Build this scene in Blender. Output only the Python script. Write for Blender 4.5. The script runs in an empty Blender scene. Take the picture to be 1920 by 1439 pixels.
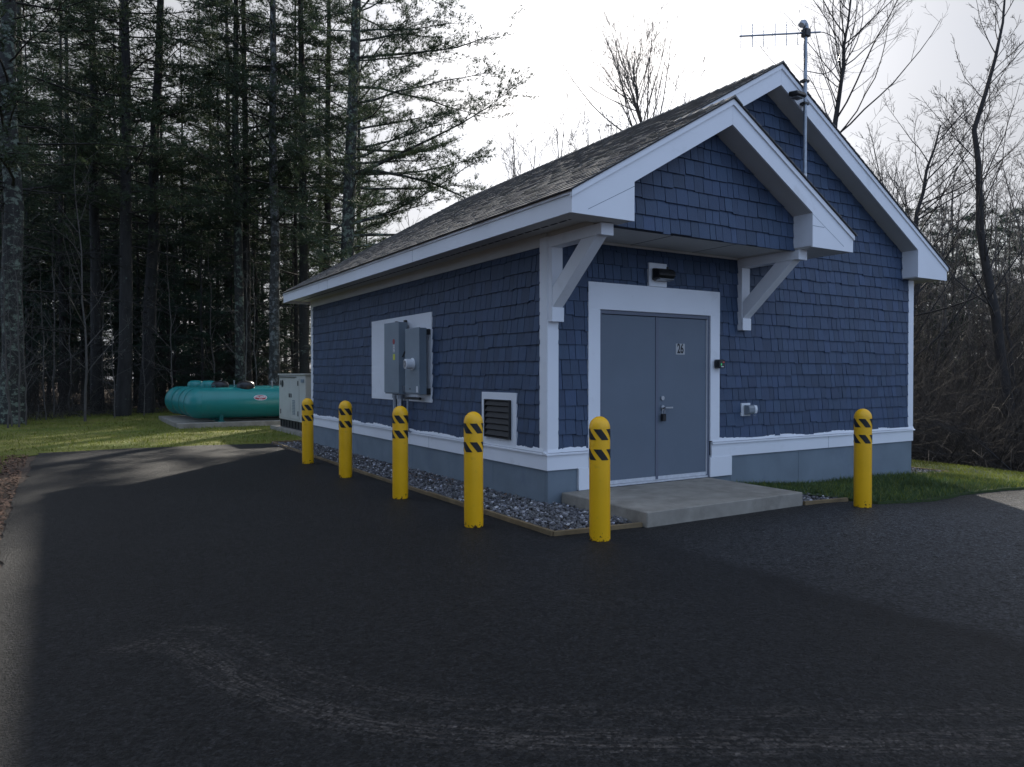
import bpy, math, random
import numpy as np
from mathutils import Vector, Matrix
R_ = math.radians
random.seed(7); rng = np.random.default_rng(11)
scene = bpy.context.scene
col = scene.collection

# ------------------------------------------------------------------ camera
CAM = Vector((-4.588, -6.690, 1.45)); AZ = R_(31.665); PITCH = R_(0.684); FPX = 1383.0
cam = bpy.data.cameras.new('camera'); cam.lens = 36 * FPX / 1920; cam.sensor_width = 36
cam.clip_end = 600; cam.clip_start = 0.05
camo = bpy.data.objects.new('camera', cam); col.objects.link(camo)
camo.location = CAM; camo.rotation_euler = (math.pi / 2 - PITCH, 0, -AZ)
scene.camera = camo

# ------------------------------------------------------------------ sky, sun, exposure
SUN_AZ, SUN_EL = R_(39.5), R_(25.5)
SUN_DIR = Vector((math.sin(SUN_AZ) * math.cos(SUN_EL), math.cos(SUN_AZ) * math.cos(SUN_EL), math.sin(SUN_EL)))
SKY_STRENGTH = 0.10
w = bpy.data.worlds.new('World'); scene.world = w; w.use_nodes = True
nt = w.node_tree; nt.nodes.clear()
def N(nt, t, **k):
    n = nt.nodes.new(t)
    for a, b in k.items(): setattr(n, a, b)
    return n
def mth(nt, op, a, b=None, c=None, clamp=False):
    n = N(nt, 'ShaderNodeMath', operation=op, use_clamp=clamp)
    for i, v in enumerate((a, b, c)):
        if v is None: continue
        if isinstance(v, (int, float)): n.inputs[i].default_value = v
        else: nt.links.new(v, n.inputs[i])
    return n.outputs[0]
def ramp(nt, src, stops, interp='LINEAR'):
    n = N(nt, 'ShaderNodeValToRGB'); cr = n.color_ramp; cr.interpolation = interp
    while len(cr.elements) < len(stops): cr.elements.new(0.5)
    for e, (p, c) in zip(cr.elements, stops):
        e.position = p; e.color = (*c, 1) if len(c) == 3 else c
    nt.links.new(src, n.inputs[0]); return n.outputs[0]
def mix(nt, f, a, b, blend='MIX'):
    n = N(nt, 'ShaderNodeMix', data_type='RGBA', blend_type=blend)
    for i, v in ((0, f), (6, a), (7, b)):
        if isinstance(v, (int, float)): n.inputs[i].default_value = v
        elif isinstance(v, tuple): n.inputs[i].default_value = (*v, 1)
        else: nt.links.new(v, n.inputs[i])
    return n.outputs[2]
tc = N(nt, 'ShaderNodeTexCoord')
sky = N(nt, 'ShaderNodeTexSky', sky_type='NISHITA', sun_disc=False, sun_elevation=SUN_EL, sun_rotation=SUN_AZ)
dot = N(nt, 'ShaderNodeVectorMath', operation='DOT_PRODUCT'); nt.links.new(tc.outputs['Generated'], dot.inputs[0]); dot.inputs[1].default_value = SUN_DIR
d = mth(nt, 'MAXIMUM', dot.outputs['Value'], 0.0)
sep = N(nt, 'ShaderNodeSeparateXYZ'); nt.links.new(tc.outputs['Generated'], sep.inputs[0])
zz = mth(nt, 'ADD', mth(nt, 'MAXIMUM', sep.outputs[2], 0.0), 0.18)
cmb = N(nt, 'ShaderNodeCombineXYZ')
nt.links.new(mth(nt, 'DIVIDE', sep.outputs[0], zz), cmb.inputs[0]); nt.links.new(mth(nt, 'DIVIDE', sep.outputs[1], zz), cmb.inputs[1])
no = N(nt, 'ShaderNodeTexNoise'); no.inputs['Scale'].default_value = 1.1; no.inputs['Detail'].default_value = 6; no.inputs['Roughness'].default_value = 0.5
no.inputs['Distortion'].default_value = 0.6
nt.links.new(cmb.outputs[0], no.inputs['Vector'])
# cloud brightness: veil + broad glow round the hidden sun
glow = mth(nt, 'ADD', mth(nt, 'MULTIPLY', mth(nt, 'POWER', d, 12.0), 3.0), mth(nt, 'MULTIPLY', mth(nt, 'POWER', d, 60.0), 9.0))
away = ramp(nt, dot.outputs['Value'], [(0.05, (1,) * 3), (0.80, (0,) * 3)])
veil = mth(nt, 'ADD', 3.5, mth(nt, 'MULTIPLY', away, 2.9))
tex = mth(nt, 'ADD', 0.30, mth(nt, 'MULTIPLY', no.outputs[0], 1.3))
lum = mth(nt, 'MULTIPLY', mth(nt, 'ADD', veil, glow), tex)
cl = N(nt, 'ShaderNodeVectorMath', operation='SCALE'); nt.links.new(mix(nt, away, (0.93, 0.945, 1.0), (0.50, 0.67, 1.0)), cl.inputs[0]); nt.links.new(lum, cl.inputs['Scale'])
mask = ramp(nt, no.outputs[0], [(0.30, (0.75,) * 3), (0.48, (0.97,) * 3)])
skc = mix(nt, mask, sky.outputs[0], cl.outputs[0])
bg = N(nt, 'ShaderNodeBackground'); bg.inputs[1].default_value = SKY_STRENGTH
nt.links.new(skc, bg.inputs[0]); wo = N(nt, 'ShaderNodeOutputWorld'); nt.links.new(bg.outputs[0], wo.inputs[0])
sl = bpy.data.lights.new('sun', 'SUN'); sl.energy = 3.6; sl.angle = R_(1.2); sl.color = (1.0, 0.93, 0.82)
so = bpy.data.objects.new('sun', sl); col.objects.link(so)
so.rotation_euler = (-SUN_DIR).to_track_quat('-Z', 'Y').to_euler()
scene.view_settings.view_transform = 'Standard'; scene.view_settings.look = 'None'
scene.view_settings.gamma = 1; scene.view_settings.use_curve_mapping = False
scene.view_settings.exposure = 0.9

# ------------------------------------------------------------------ materials
M = {}
def mat(name, c, rough=0.6, var=0.12, vscale=3.0, bump=0.0, bscale=60.0, metal=0.0, spec=0.5, tone=False, dirt=None, stretch=None, coat=0.0, detail=4):
    m = bpy.data.materials.new(name); m.use_nodes = True; nt = m.node_tree
    b = nt.nodes['Principled BSDF']; b.inputs['Roughness'].default_value = rough; b.inputs['Metallic'].default_value = metal
    b.inputs['Specular IOR Level'].default_value = spec
    tc = N(nt, 'ShaderNodeTexCoord'); vec = tc.outputs['Object']
    if stretch:
        mp = N(nt, 'ShaderNodeMapping'); mp.inputs['Scale'].default_value = stretch; nt.links.new(vec, mp.inputs[0]); vec = mp.outputs[0]
    n = N(nt, 'ShaderNodeTexNoise'); n.inputs['Scale'].default_value = vscale; n.inputs['Detail'].default_value = detail; nt.links.new(vec, n.inputs[0])
    lo = tuple(x * (1 - var) for x in c); hi = tuple(min(1, x * (1 + var)) for x in c)
    out = ramp(nt, n.outputs[0], [(0.3, lo), (0.7, hi)])
    if dirt:
        dc, ds, d0, d1 = dirt
        n3 = N(nt, 'ShaderNodeTexNoise'); n3.inputs['Scale'].default_value = ds; n3.inputs['Detail'].default_value = 7; n3.inputs['Roughness'].default_value = .65
        nt.links.new(tc.outputs['Object'], n3.inputs[0])
        f = ramp(nt, n3.outputs[0], [(d0, (0,) * 3), (d1, (1,) * 3)])
        out = mix(nt, f, out, dc)
    if tone:
        a = N(nt, 'ShaderNodeAttribute', attribute_name='tone')
        out = mix(nt, 1.0, out, a.outputs[0], 'MULTIPLY')
    nt.links.new(out, b.inputs['Base Color'])
    if bump:
        n2 = N(nt, 'ShaderNodeTexNoise'); n2.inputs['Scale'].default_value = bscale; n2.inputs['Detail'].default_value = 5; nt.links.new(vec, n2.inputs[0])
        bp = N(nt, 'ShaderNodeBump'); bp.inputs['Strength'].default_value = bump; bp.inputs['Distance'].default_value = 0.01
        nt.links.new(n2.outputs[0], bp.inputs['Height']); nt.links.new(bp.outputs[0], b.inputs['Normal'])
    if coat: b.inputs['Coat Weight'].default_value = coat; b.inputs['Coat Roughness'].default_value = .15
    M[name] = m; return m
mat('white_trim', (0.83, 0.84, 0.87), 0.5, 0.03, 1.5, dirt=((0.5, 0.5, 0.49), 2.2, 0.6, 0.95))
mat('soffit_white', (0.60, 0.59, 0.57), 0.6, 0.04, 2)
mat('siding_blue', (0.040, 0.068, 0.126), 0.6, 0.10, 14, bump=0.35, bscale=30, tone=True, stretch=(6, 6, 0.6))
mat('sheathing', (0.02, 0.025, 0.04), 0.8, 0.1)
mat('foundation_blue', (0.175, 0.215, 0.25), 0.8, 0.10, 2.5, bump=0.25, bscale=120, dirt=((0.12, 0.15, 0.2), 1.6, .55, .85))
mat('joint_dark', (0.03, 0.035, 0.045), 0.8, 0.1)
mat('door_paint', (0.125, 0.155, 0.195), 0.55, 0.05, 2.0, bump=0.05, bscale=80, dirt=((0.135, 0.158, 0.2), 1.3, .5, .9))
mat('door_frame_grey', (0.12, 0.135, 0.18), 0.5, 0.05)
mat('sill_alu', (0.66, 0.67, 0.7), 0.4, 0.1, 20, metal=0.3)
mat('concrete', (0.30, 0.272, 0.228), 0.85, 0.16, 5, bump=0.3, bscale=90, dirt=((0.17, 0.15, 0.12), 3.0, 0.48, 0.8), detail=8)
mat('roof_shingle_mat', (0.185, 0.175, 0.165), 0.9, 0.12, 60, bump=0.4, bscale=150, tone=True)
mat('roof_edge', (0.03, 0.028, 0.027), 0.9, 0.2, 30)
mat('black_plastic', (0.012, 0.012, 0.013), 0.35, 0.1)
mat('black_steel', (0.02, 0.02, 0.02), 0.5, 0.15)
mat('steel', (0.45, 0.46, 0.48), 0.35, 0.15, 8, metal=0.9)
mat('galvanised', (0.36, 0.39, 0.43), 0.45, 0.2, 12, metal=0.65)
mat('box_grey', (0.20, 0.245, 0.285), 0.45, 0.07, 3, bump=0.04, bscale=60)
mat('clear_grey', (0.24, 0.27, 0.30), 0.12, 0.04, spec=.8)
mat('pvc_white', (0.75, 0.76, 0.78), 0.35, 0.03)
mat('sticker_red', (0.35, 0.02, 0.03), 0.4, 0.05); mat('sticker_yellow', (0.62, 0.62, 0.05), 0.4, 0.05)
mat('number_plate', (0.42, 0.42, 0.42), 0.4, 0.03); mat('sticker_white', (0.7, 0.7, 0.72), 0.4, 0.03); mat('ink_black', (0.01, 0.01, 0.012), 0.5, 0.02)
mat('bollard_black', (0.012, 0.012, 0.012), 0.5, 0.1)
mat('louver_dark', (0.014, 0.014, 0.016), 0.5, 0.1)
mat('gen_beige', (0.56, 0.55, 0.51), 0.4, 0.04, 2, dirt=((0.4, 0.39, 0.36), 2.5, .55, .9))
mat('tank_teal', (0.02, 0.235, 0.22), 0.27, 0.08, 1.5, dirt=((0.05, 0.20, 0.19), 3, .55, .9))
mat('tank_edge', (0.015, 0.14, 0.135), 0.4, 0.08)
mat('lichen', (0.30, 0.34, 0.29), 0.9, 0.2)
mat('timber_edging', (0.19, 0.135, 0.07), 0.8, 0.3, 4, bump=0.3, bscale=40, stretch=(1, 1, 1))
mat('stone_grey', (0.15, 0.147, 0.15), 0.75, 0.2, 20, tone=True)
mat('brush_twig', (0.038, 0.032, 0.028), 0.85, 0.25, 3)
mat('sapling_and_haze_bark', (0.095, 0.085, 0.075), 0.8, 0.2, 6)  # also on background bare trees, paler there to paint in haze
mat('bare_bark', (0.032, 0.028, 0.026), 0.85, 0.25, 5)
mat('leaf_litter', (0.14, 0.075, 0.045), 0.8, 0.4, 6)
mat('glass_lens', (0.25, 0.26, 0.27), 0.1, 0.05)
m = mat('led_red', (0.3, 0.02, 0.02), .4); m.node_tree.nodes['Principled BSDF'].inputs['Emission Color'].default_value = (1, .1, .06, 1); m.node_tree.nodes['Principled BSDF'].inputs['Emission Strength'].default_value = .08
m = mat('led_green', (0.02, 0.3, 0.1), .4); m.node_tree.nodes['Principled BSDF'].inputs['Emission Color'].default_value = (.1, 1, .3, 1); m.node_tree.nodes['Principled BSDF'].inputs['Emission Strength'].default_value = .12

def foliage_mat(name, c, var=.35, trans=.25):
    m = mat(name, c, 0.6, var, 1.3, tone=False)
    nt = m.node_tree; b = nt.nodes['Principled BSDF']; out = nt.nodes['Material Output']
    tr = N(nt, 'ShaderNodeBsdfTranslucent'); src = b.inputs['Base Color'].links[0].from_socket
    nt.links.new(src, tr.inputs[0]); mx = N(nt, 'ShaderNodeMixShader'); mx.inputs[0].default_value = trans
    nt.links.new(b.outputs[0], mx.inputs[1]); nt.links.new(tr.outputs[0], mx.inputs[2]); nt.links.new(mx.outputs[0], out.inputs[0])
    return m
foliage_mat('pine_needles', (0.055, 0.080, 0.042), .35, .35)
foliage_mat('hemlock_needles', (0.022, 0.046, 0.026))
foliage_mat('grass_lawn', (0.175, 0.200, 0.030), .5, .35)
foliage_mat('grass_front_shaded', (0.07, 0.115, 0.035), .3, .3)  # shaded copy of the lawn green, the shade put into its colour

def bark(name, c, lichen, amt):
    m = mat(name, c, 0.9, 0.35, 3, bump=0.9, bscale=9, stretch=(4, 4, 0.7))
    nt = m.node_tree; b = nt.nodes['Principled BSDF']; src = b.inputs['Base Color'].links[0].from_socket
    tc = N(nt, 'ShaderNodeTexCoord'); n = N(nt, 'ShaderNodeTexNoise'); n.inputs['Scale'].default_value = 5.5; n.inputs['Detail'].default_value = 9; n.inputs['Roughness'].default_value = .75
    nt.links.new(tc.outputs['Object'], n.inputs[0])
    f = ramp(nt, n.outputs[0], [(amt, (0,) * 3), (amt + .05, (1,) * 3)])
    nt.links.new(mix(nt, f, src, lichen), b.inputs['Base Color'])
    return m
bark('pine_bark', (0.030, 0.027, 0.025), (0.11, 0.13, 0.11), 0.60)
bark('pine_bark_lichen', (0.036, 0.034, 0.031), (0.17, 0.20, 0.155), 0.515)
bark('birch_like_bark', (0.055, 0.052, 0.048), (0.20, 0.20, 0.19), 0.51)

def yellow_mat():
    m = mat('bollard_yellow', (0.95, 0.50, 0.006), 0.42, 0.05, 3, dirt=((0.70, 0.38, 0.02), 9, .60, .8))
    nt = m.node_tree; b = nt.nodes['Principled BSDF']; src = b.inputs['Base Color'].links[0].from_socket
    tc = N(nt, 'ShaderNodeTexCoord'); s = N(nt, 'ShaderNodeSeparateXYZ'); nt.links.new(tc.outputs['Object'], s.inputs[0])
    oi = N(nt, 'ShaderNodeObjectInfo')
    n = N(nt, 'ShaderNodeTexNoise', noise_dimensions='4D'); n.inputs['Scale'].default_value = 22; n.inputs['Detail'].default_value = 6; n.inputs['Roughness'].default_value = .7
    nt.links.new(tc.outputs['Object'], n.inputs[0]); nt.links.new(mth(nt, 'MULTIPLY', oi.outputs['Random'], 30.0), n.inputs['W'])
    k = mth(nt, 'SUBTRACT', n.outputs[0], mth(nt, 'MULTIPLY', s.outputs[2], 1.7))
    f = ramp(nt, k, [(0.49, (0,) * 3), (0.53, (1,) * 3)])
    nt.links.new(mix(nt, f, src, (0.06, 0.03, 0.012)), b.inputs['Base Color'])
yellow_mat()

def asphalt_mat():
    m = bpy.data.materials.new('asphalt'); m.use_nodes = True; nt = m.node_tree; b = nt.nodes['Principled BSDF']; M['asphalt'] = m
    tc = N(nt, 'ShaderNodeTexCoord'); o = tc.outputs['Object']
    def noise(s, d=4, r=.5, vec=o):
        n = N(nt, 'ShaderNodeTexNoise'); n.inputs['Scale'].default_value = s; n.inputs['Detail'].default_value = d; n.inputs['Roughness'].default_value = r
        nt.links.new(vec, n.inputs[0]); return n.outputs[0]
    base = ramp(nt, noise(0.35, 5, .6), [(0.3, (0.013, 0.0128, 0.0135)), (0.7, (0.024, 0.0235, 0.024))])
    fine = noise(95, 3, .7)
    base = mix(nt, ramp(nt, fine, [(0.36, (1,) * 3), (0.46, (0,) * 3)]), base, (0.006, 0.006, 0.007))
    base = mix(nt, ramp(nt, noise(140, 2), [(0.66, (0,) * 3), (0.74, (.55,) * 3)]), base, (0.07, 0.07, 0.07))
    vo = N(nt, 'ShaderNodeTexVoronoi'); vo.inputs['Scale'].default_value = 85; nt.links.new(o, vo.inputs['Vector']); sv = N(nt, 'ShaderNodeSeparateColor'); nt.links.new(vo.outputs['Color'], sv.inputs[0])
    vo2 = N(nt, 'ShaderNodeTexVoronoi'); vo2.inputs['Scale'].default_value = 38; nt.links.new(o, vo2.inputs['Vector']); sv2 = N(nt, 'ShaderNodeSeparateColor'); nt.links.new(vo2.outputs['Color'], sv2.inputs[0])
    # older paving right of the joint, paled further for sky sheen; dark tarry joint itself
    a = N(nt, 'ShaderNodeAttribute', attribute_name='wear_sheen'); s = N(nt, 'ShaderNodeSeparateColor'); nt.links.new(a.outputs[0], s.inputs[0])
    pale = mth(nt, 'MULTIPLY', s.outputs[1], 0.85)
    base = mix(nt, pale, base, (0.098, 0.101, 0.108))
    seam = mth(nt, 'MULTIPLY', s.outputs[2], ramp(nt, noise(2.5, 6, .7), [(0.35, (0.3,) * 3), (0.6, (1,) * 3)]))
    base = mix(nt, seam, base, (0.005, 0.005, 0.006))
    au = N(nt, 'ShaderNodeAttribute', attribute_name='arc_uv')
    st = noise(1.0, 9, .72, au.outputs['Vector'])
    dust = mth(nt, 'MULTIPLY', s.outputs[0], ramp(nt, st, [(0.44, (0,) * 3), (0.60, (1,) * 3)]))
    base = mix(nt, mth(nt, 'MULTIPLY', dust, 0.7), base, (0.14, 0.12, 0.105))
    sp = noise(9, 3, .8); base = mix(nt, ramp(nt, sp, [(0.76, (0,) * 3), (0.79, (.5,) * 3)]), base, (0.16, 0.15, 0.14))
    base = mix(nt, 1.0, base, ramp(nt, sv.outputs[0], [(0.0, (.10,) * 3), (0.5, (.9,) * 3), (0.85, (1.2,) * 3), (1.0, (2.1,) * 3)]), 'MULTIPLY')
    base = mix(nt, 1.0, base, ramp(nt, sv2.outputs[0], [(0.0, (.15,) * 3), (0.35, (.95,) * 3), (0.85, (1.05,) * 3), (1.0, (1.5,) * 3)]), 'MULTIPLY')
    nt.links.new(base, b.inputs['Base Color'])
    b.inputs['Roughness'].default_value = 0.58; b.inputs['Specular IOR Level'].default_value = 0.28
    bp = N(nt, 'ShaderNodeBump'); bp.inputs['Strength'].default_value = 1.0; bp.inputs['Distance'].default_value = 0.022
    nt.links.new(mth(nt, 'ADD', fine, mth(nt, 'MULTIPLY', noise(38, 3), .8)), bp.inputs['Height']); nt.links.new(bp.outputs[0], b.inputs['Normal'])
asphalt_mat()
def soil_mat(name, c1, c2, c3, s=1.2):
    m = bpy.data.materials.new(name); m.use_nodes = True; nt = m.node_tree; b = nt.nodes['Principled BSDF']; M[name] = m
    tc = N(nt, 'ShaderNodeTexCoord'); o = tc.outputs['Object']
    def noise(s, d=6, r=.6):
        n = N(nt, 'ShaderNodeTexNoise'); n.inputs['Scale'].default_value = s; n.inputs['Detail'].default_value = d; n.inputs['Roughness'].default_value = r; nt.links.new(o, n.inputs[0]); return n.outputs[0]
    base = ramp(nt, noise(s), [(0.35, c1), (0.65, c2)])
    base = mix(nt, ramp(nt, noise(s * 14), [(0.5, (0,) * 3), (0.7, (1,) * 3)]), base, c3)
    nt.links.new(base, b.inputs['Base Color']); b.inputs['Roughness'].default_value = .95; b.inputs['Specular IOR Level'].default_value = .2
    bp = N(nt, 'ShaderNodeBump'); bp.inputs['Strength'].default_value = 1; bp.inputs['Distance'].default_value = .03
    nt.links.new(noise(s * 18), bp.inputs['Height']); nt.links.new(bp.outputs[0], b.inputs['Normal'])
soil_mat('forest_floor', (0.035, 0.026, 0.019), (0.065, 0.045, 0.03), (0.09, 0.055, 0.035))
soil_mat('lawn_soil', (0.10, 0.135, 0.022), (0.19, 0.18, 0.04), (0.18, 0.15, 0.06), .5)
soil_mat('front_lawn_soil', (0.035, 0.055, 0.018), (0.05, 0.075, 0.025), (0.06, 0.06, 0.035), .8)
soil_mat('shoulder_soil', (0.055, 0.040, 0.030), (0.10, 0.075, 0.058), (0.15, 0.12, 0.10), 2.0)

# ------------------------------------------------------------------ mesh helpers
def tag(o, label=None, cat=None, group=None, kind=None):
    if label: o['label'] = label
    if cat: o['category'] = cat
    if group: o['group'] = group
    if kind: o['kind'] = kind
    return o
def empty(name, loc=(0, 0, 0), rz=0.0, **k):
    o = bpy.data.objects.new(name, None); o.location = loc; o.rotation_euler = (0, 0, rz); o.empty_display_size = .2
    col.objects.link(o); return tag(o, **k)
def link_mesh(name, me, m, parent=None, loc=(0, 0, 0)):
    if m is not None and not me.materials:
        me.materials.append(M[m] if isinstance(m, str) else m)
    o = bpy.data.objects.new(name, me); col.objects.link(o); o.location = loc
    if parent: o.parent = parent
    return o
class MB:
    def __init__(s): s.v = []; s.f = []; s.tone = []
    def add(s, vs, fs, tone=None):
        n = len(s.v); s.v += [tuple(x) for x in vs]; s.f += [tuple(i + n for i in f) for f in fs]
        if tone is not None: s.tone += [tone] * len(fs)
        return s
    def box(s, x0, x1, y0, y1, z0, z1, tone=None):
        vs = [(x0, y0, z0), (x1, y0, z0), (x1, y1, z0), (x0, y1, z0), (x0, y0, z1), (x1, y0, z1), (x1, y1, z1), (x0, y1, z1)]
        return s.add(vs, [(0, 3, 2, 1), (4, 5, 6, 7), (0, 1, 5, 4), (1, 2, 6, 5), (2, 3, 7, 6), (3, 0, 4, 7)], tone)
    def prism(s, poly, axis, a0, a1, tone=None):
        # poly: 2-D points; axis 0: (y,z) along x; 1: (x,z) along y; 2: (x,y) along z
        def P(p, a): return {0: (a, p[0], p[1]), 1: (p[0], a, p[1]), 2: (p[0], p[1], a)}[axis]
        n = len(poly); vs = [P(p, a0) for p in poly] + [P(p, a1) for p in poly]
        fs = [tuple(range(n)), tuple(range(2 * n - 1, n - 1, -1))] + [(i, (i + 1) % n, n + (i + 1) % n, n + i) for i in range(n)]
        return s.add(vs, fs, tone)
    def cyl(s, p0, p1, r, n=16, r1=None, caps=True):
        r1 = r if r1 is None else r1
        p0 = Vector(p0); p1 = Vector(p1); t = (p1 - p0).normalized(); u = t.orthogonal().normalized(); v = t.cross(u)
        ring = lambda p, r: [p + (u * math.cos(a) + v * math.sin(a)) * r for a in [2 * math.pi * i / n for i in range(n)]]
        fs = [(i, (i + 1) % n, n + (i + 1) % n, n + i) for i in range(n)]
        if caps: fs += [tuple(range(n - 1, -1, -1)), tuple(range(n, 2 * n))]
        return s.add(ring(p0, r) + ring(p1, r1), fs)
    def lathe(s, prof, org=(0, 0, 0), axis='z', n=24):
        o = Vector(org); vs = []; fs = []
        for r, h in prof:
            for i in range(n):
                a = 2 * math.pi * i / n; c, q = r * math.cos(a), r * math.sin(a)
                vs.append(o + (Vector((c, q, h)) if axis == 'z' else Vector((h, c, q)) if axis == 'x' else Vector((c, h, q))))
        for k in range(len(prof) - 1):
            for i in range(n): fs.append((k * n + i, k * n + (i + 1) % n, (k + 1) * n + (i + 1) % n, (k + 1) * n + i))
        return s.add(vs, fs)
    def tube(s, pts, r, n=8):
        for a, b in zip(pts[:-1], pts[1:]): s.cyl(a, b, r, n)
        return s
    def mesh(s, name, org=(0, 0, 0)):
        me = bpy.data.meshes.new(name); me.from_pydata([(x - org[0], y - org[1], z - org[2]) for x, y, z in s.v], [], s.f)
        if s.tone:
            at = me.attributes.new('tone', 'FLOAT_COLOR', 'CORNER'); data = []
            for p, t in zip(me.polygons, s.tone): data += list(t) * p.loop_total
            at.data.foreach_set('color', data)
        me.update(); return me
    def build(s, name, m, parent=None, org=(0, 0, 0), bevel=0.0, smooth=False, recalc=True):
        me = s.mesh(name, org)
        import bmesh
        if recalc or bevel:
            bm = bmesh.new(); bm.from_mesh(me)
            if recalc: bmesh.ops.recalc_face_normals(bm, faces=bm.faces)
            if bevel: bmesh.ops.bevel(bm, geom=bm.edges[:], offset=bevel, segments=1, affect='EDGES', clamp_overlap=True)
            bm.to_mesh(me); bm.free()
        if smooth:
            me.polygons.foreach_set('use_smooth', [True] * len(me.polygons)); me.set_sharp_from_angle(angle=R_(35))
        return link_mesh(name, me, m, parent)
def np_mesh(name, V, F, tone=None, smooth=False):
    """V (n,3), F (m,k) same-size faces"""
    me = bpy.data.meshes.new(name); V = np.asarray(V, np.float32); F = np.asarray(F, np.int32); k = F.shape[1]
    me.vertices.add(len(V)); me.vertices.foreach_set('co', V.ravel())
    me.loops.add(F.size); me.loops.foreach_set('vertex_index', F.ravel())
    me.polygons.add(len(F)); me.polygons.foreach_set('loop_start', np.arange(len(F), dtype=np.int32) * k)
    if smooth: me.polygons.foreach_set('use_smooth', np.ones(len(F), bool))
    me.update(calc_edges=True)
    if tone is not None:
        at = me.attributes.new('tone', 'FLOAT_COLOR', 'POINT'); at.data.foreach_set('color', np.asarray(tone, np.float32).ravel())
    return me
def tubes(groups, sides):
    """groups: list of (P(K,3), R(K)); returns V,F quads"""
    Vs = []; Fs = []; off = 0
    byk = {}
    for P, r in groups: byk.setdefault(len(P), []).append((P, r))
    for K, g in byk.items():
        P = np.array([a for a, _ in g], float); Rr = np.array([b for _, b in g], float); n = len(g)
        T = np.gradient(P, axis=1) if K > 2 else np.repeat((P[:, 1:] - P[:, :1]), 2, axis=1)
        T /= np.linalg.norm(T, axis=2, keepdims=True) + 1e-9
        ref = np.where(np.abs(T[:, :1, 2:3]) > .85, np.array([[[1., .03, 0]]]), np.array([[[0.02, 0., 1]]]))
        U = np.cross(T, ref); U /= np.linalg.norm(U, axis=2, keepdims=True) + 1e-9; W = np.cross(T, U)
        a = np.arange(sides) * 2 * np.pi / sides
        ring = P[:, :, None] + Rr[:, :, None, None] * (U[:, :, None] * np.cos(a)[:, None] + W[:, :, None] * np.sin(a)[:, None])
        Vs.append(ring.reshape(-1, 3))
        i = np.arange(n)[:, None, None] * K * sides; k = np.arange(K - 1)[None, :, None] * sides; q = np.arange(sides)[None, None]; q2 = (q + 1) % sides
        F = np.stack([i + k + q, i + k + q2, i + k + sides + q2, i + k + sides + q], -1).reshape(-1, 4) + off
        Fs.append(F); off += n * K * sides
    return np.concatenate(Vs), np.concatenate(Fs)
def merge(parts):
    V = []; F = []; o = 0
    for v, f in parts: V.append(v); F.append(f + o); o += len(v)
    return np.concatenate(V), np.concatenate(F)
def text_mesh(txt, size, ext=0.001):
    cu = bpy.data.curves.new('txt', 'FONT'); cu.body = txt; cu.size = size; cu.extrude = ext; cu.align_x = 'CENTER'; cu.align_y = 'CENTER'; cu.offset = size * .03
    o = bpy.data.objects.new('txt', cu); col.objects.link(o); dg = bpy.context.evaluated_depsgraph_get()
    me = bpy.data.meshes.new_from_object(o.evaluated_get(dg)); bpy.data.objects.remove(o); return me

FWD = Vector((math.sin(AZ), math.cos(AZ), 0)); RGT = Vector((math.cos(AZ), -math.sin(AZ), 0))
def at(px, dist):          # ground-plan point at a bearing (photo column) and distance
    p = CAM + FWD * dist + RGT * ((px - 960) / FPX * dist); return p.x, p.y
def sstep(a, b, x):
    t = np.clip((np.asarray(x, float) - a) / (b - a), 0, 1); return t * t * (3 - 2 * t)
def gz(x, y):               # terrain height
    x = np.asarray(x, float); y = np.asarray(y, float)
    z = -0.13 * sstep(2.6, 5.0, x) - 0.06 * sstep(5, 8, x)
    bank = sstep(8.8, 13.5, x + 0.25 * y * (y < 0) * -1)
    z = z - 1.5 * bank * sstep(-30, 3, y)
    z = z + 0.25 * sstep(-5.2, -8, x) * sstep(16, 6, y) + 0.10 * sstep(16, 26, y)
    return z

# ------------------------------------------------------------------ ground
def grid_sheet(name, xs, ys, zoff, m, keep=None, bumpy=0.0, parent=None):
    X, Y = np.meshgrid(xs, ys, indexing='ij'); Z = gz(X, Y) + zoff
    if bumpy: Z = Z + bumpy * (np.sin(X * 1.7 + np.sin(Y * 1.3) * 2) * np.cos(Y * 2.1 + np.sin(X)) )
    nx, ny = X.shape; V = np.stack([X, Y, Z], -1).reshape(-1, 3)
    i, j = np.meshgrid(np.arange(nx - 1), np.arange(ny - 1), indexing='ij')
    F = np.stack([i * ny + j, (i + 1) * ny + j, (i + 1) * ny + j + 1, i * ny + j + 1], -1).reshape(-1, 4)
    if keep is not None:
        c = V[F].mean(1); F = F[keep(c[:, 0], c[:, 1])]
    me = np_mesh(name, V, F, smooth=True); return link_mesh(name, me, m, parent), X, Y
xs = np.concatenate([np.linspace(-260, -20, 25), np.linspace(-19, 30, 110), np.linspace(32, 260, 25)])
ys = np.concatenate([np.linspace(-120, -10, 15), np.linspace(-9, 45, 120), np.linspace(48, 380, 30)])
g, _, _ = grid_sheet('ground', xs, ys, -0.045, 'forest_floor', bumpy=0.0); tag(g, kind='structure')

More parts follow.
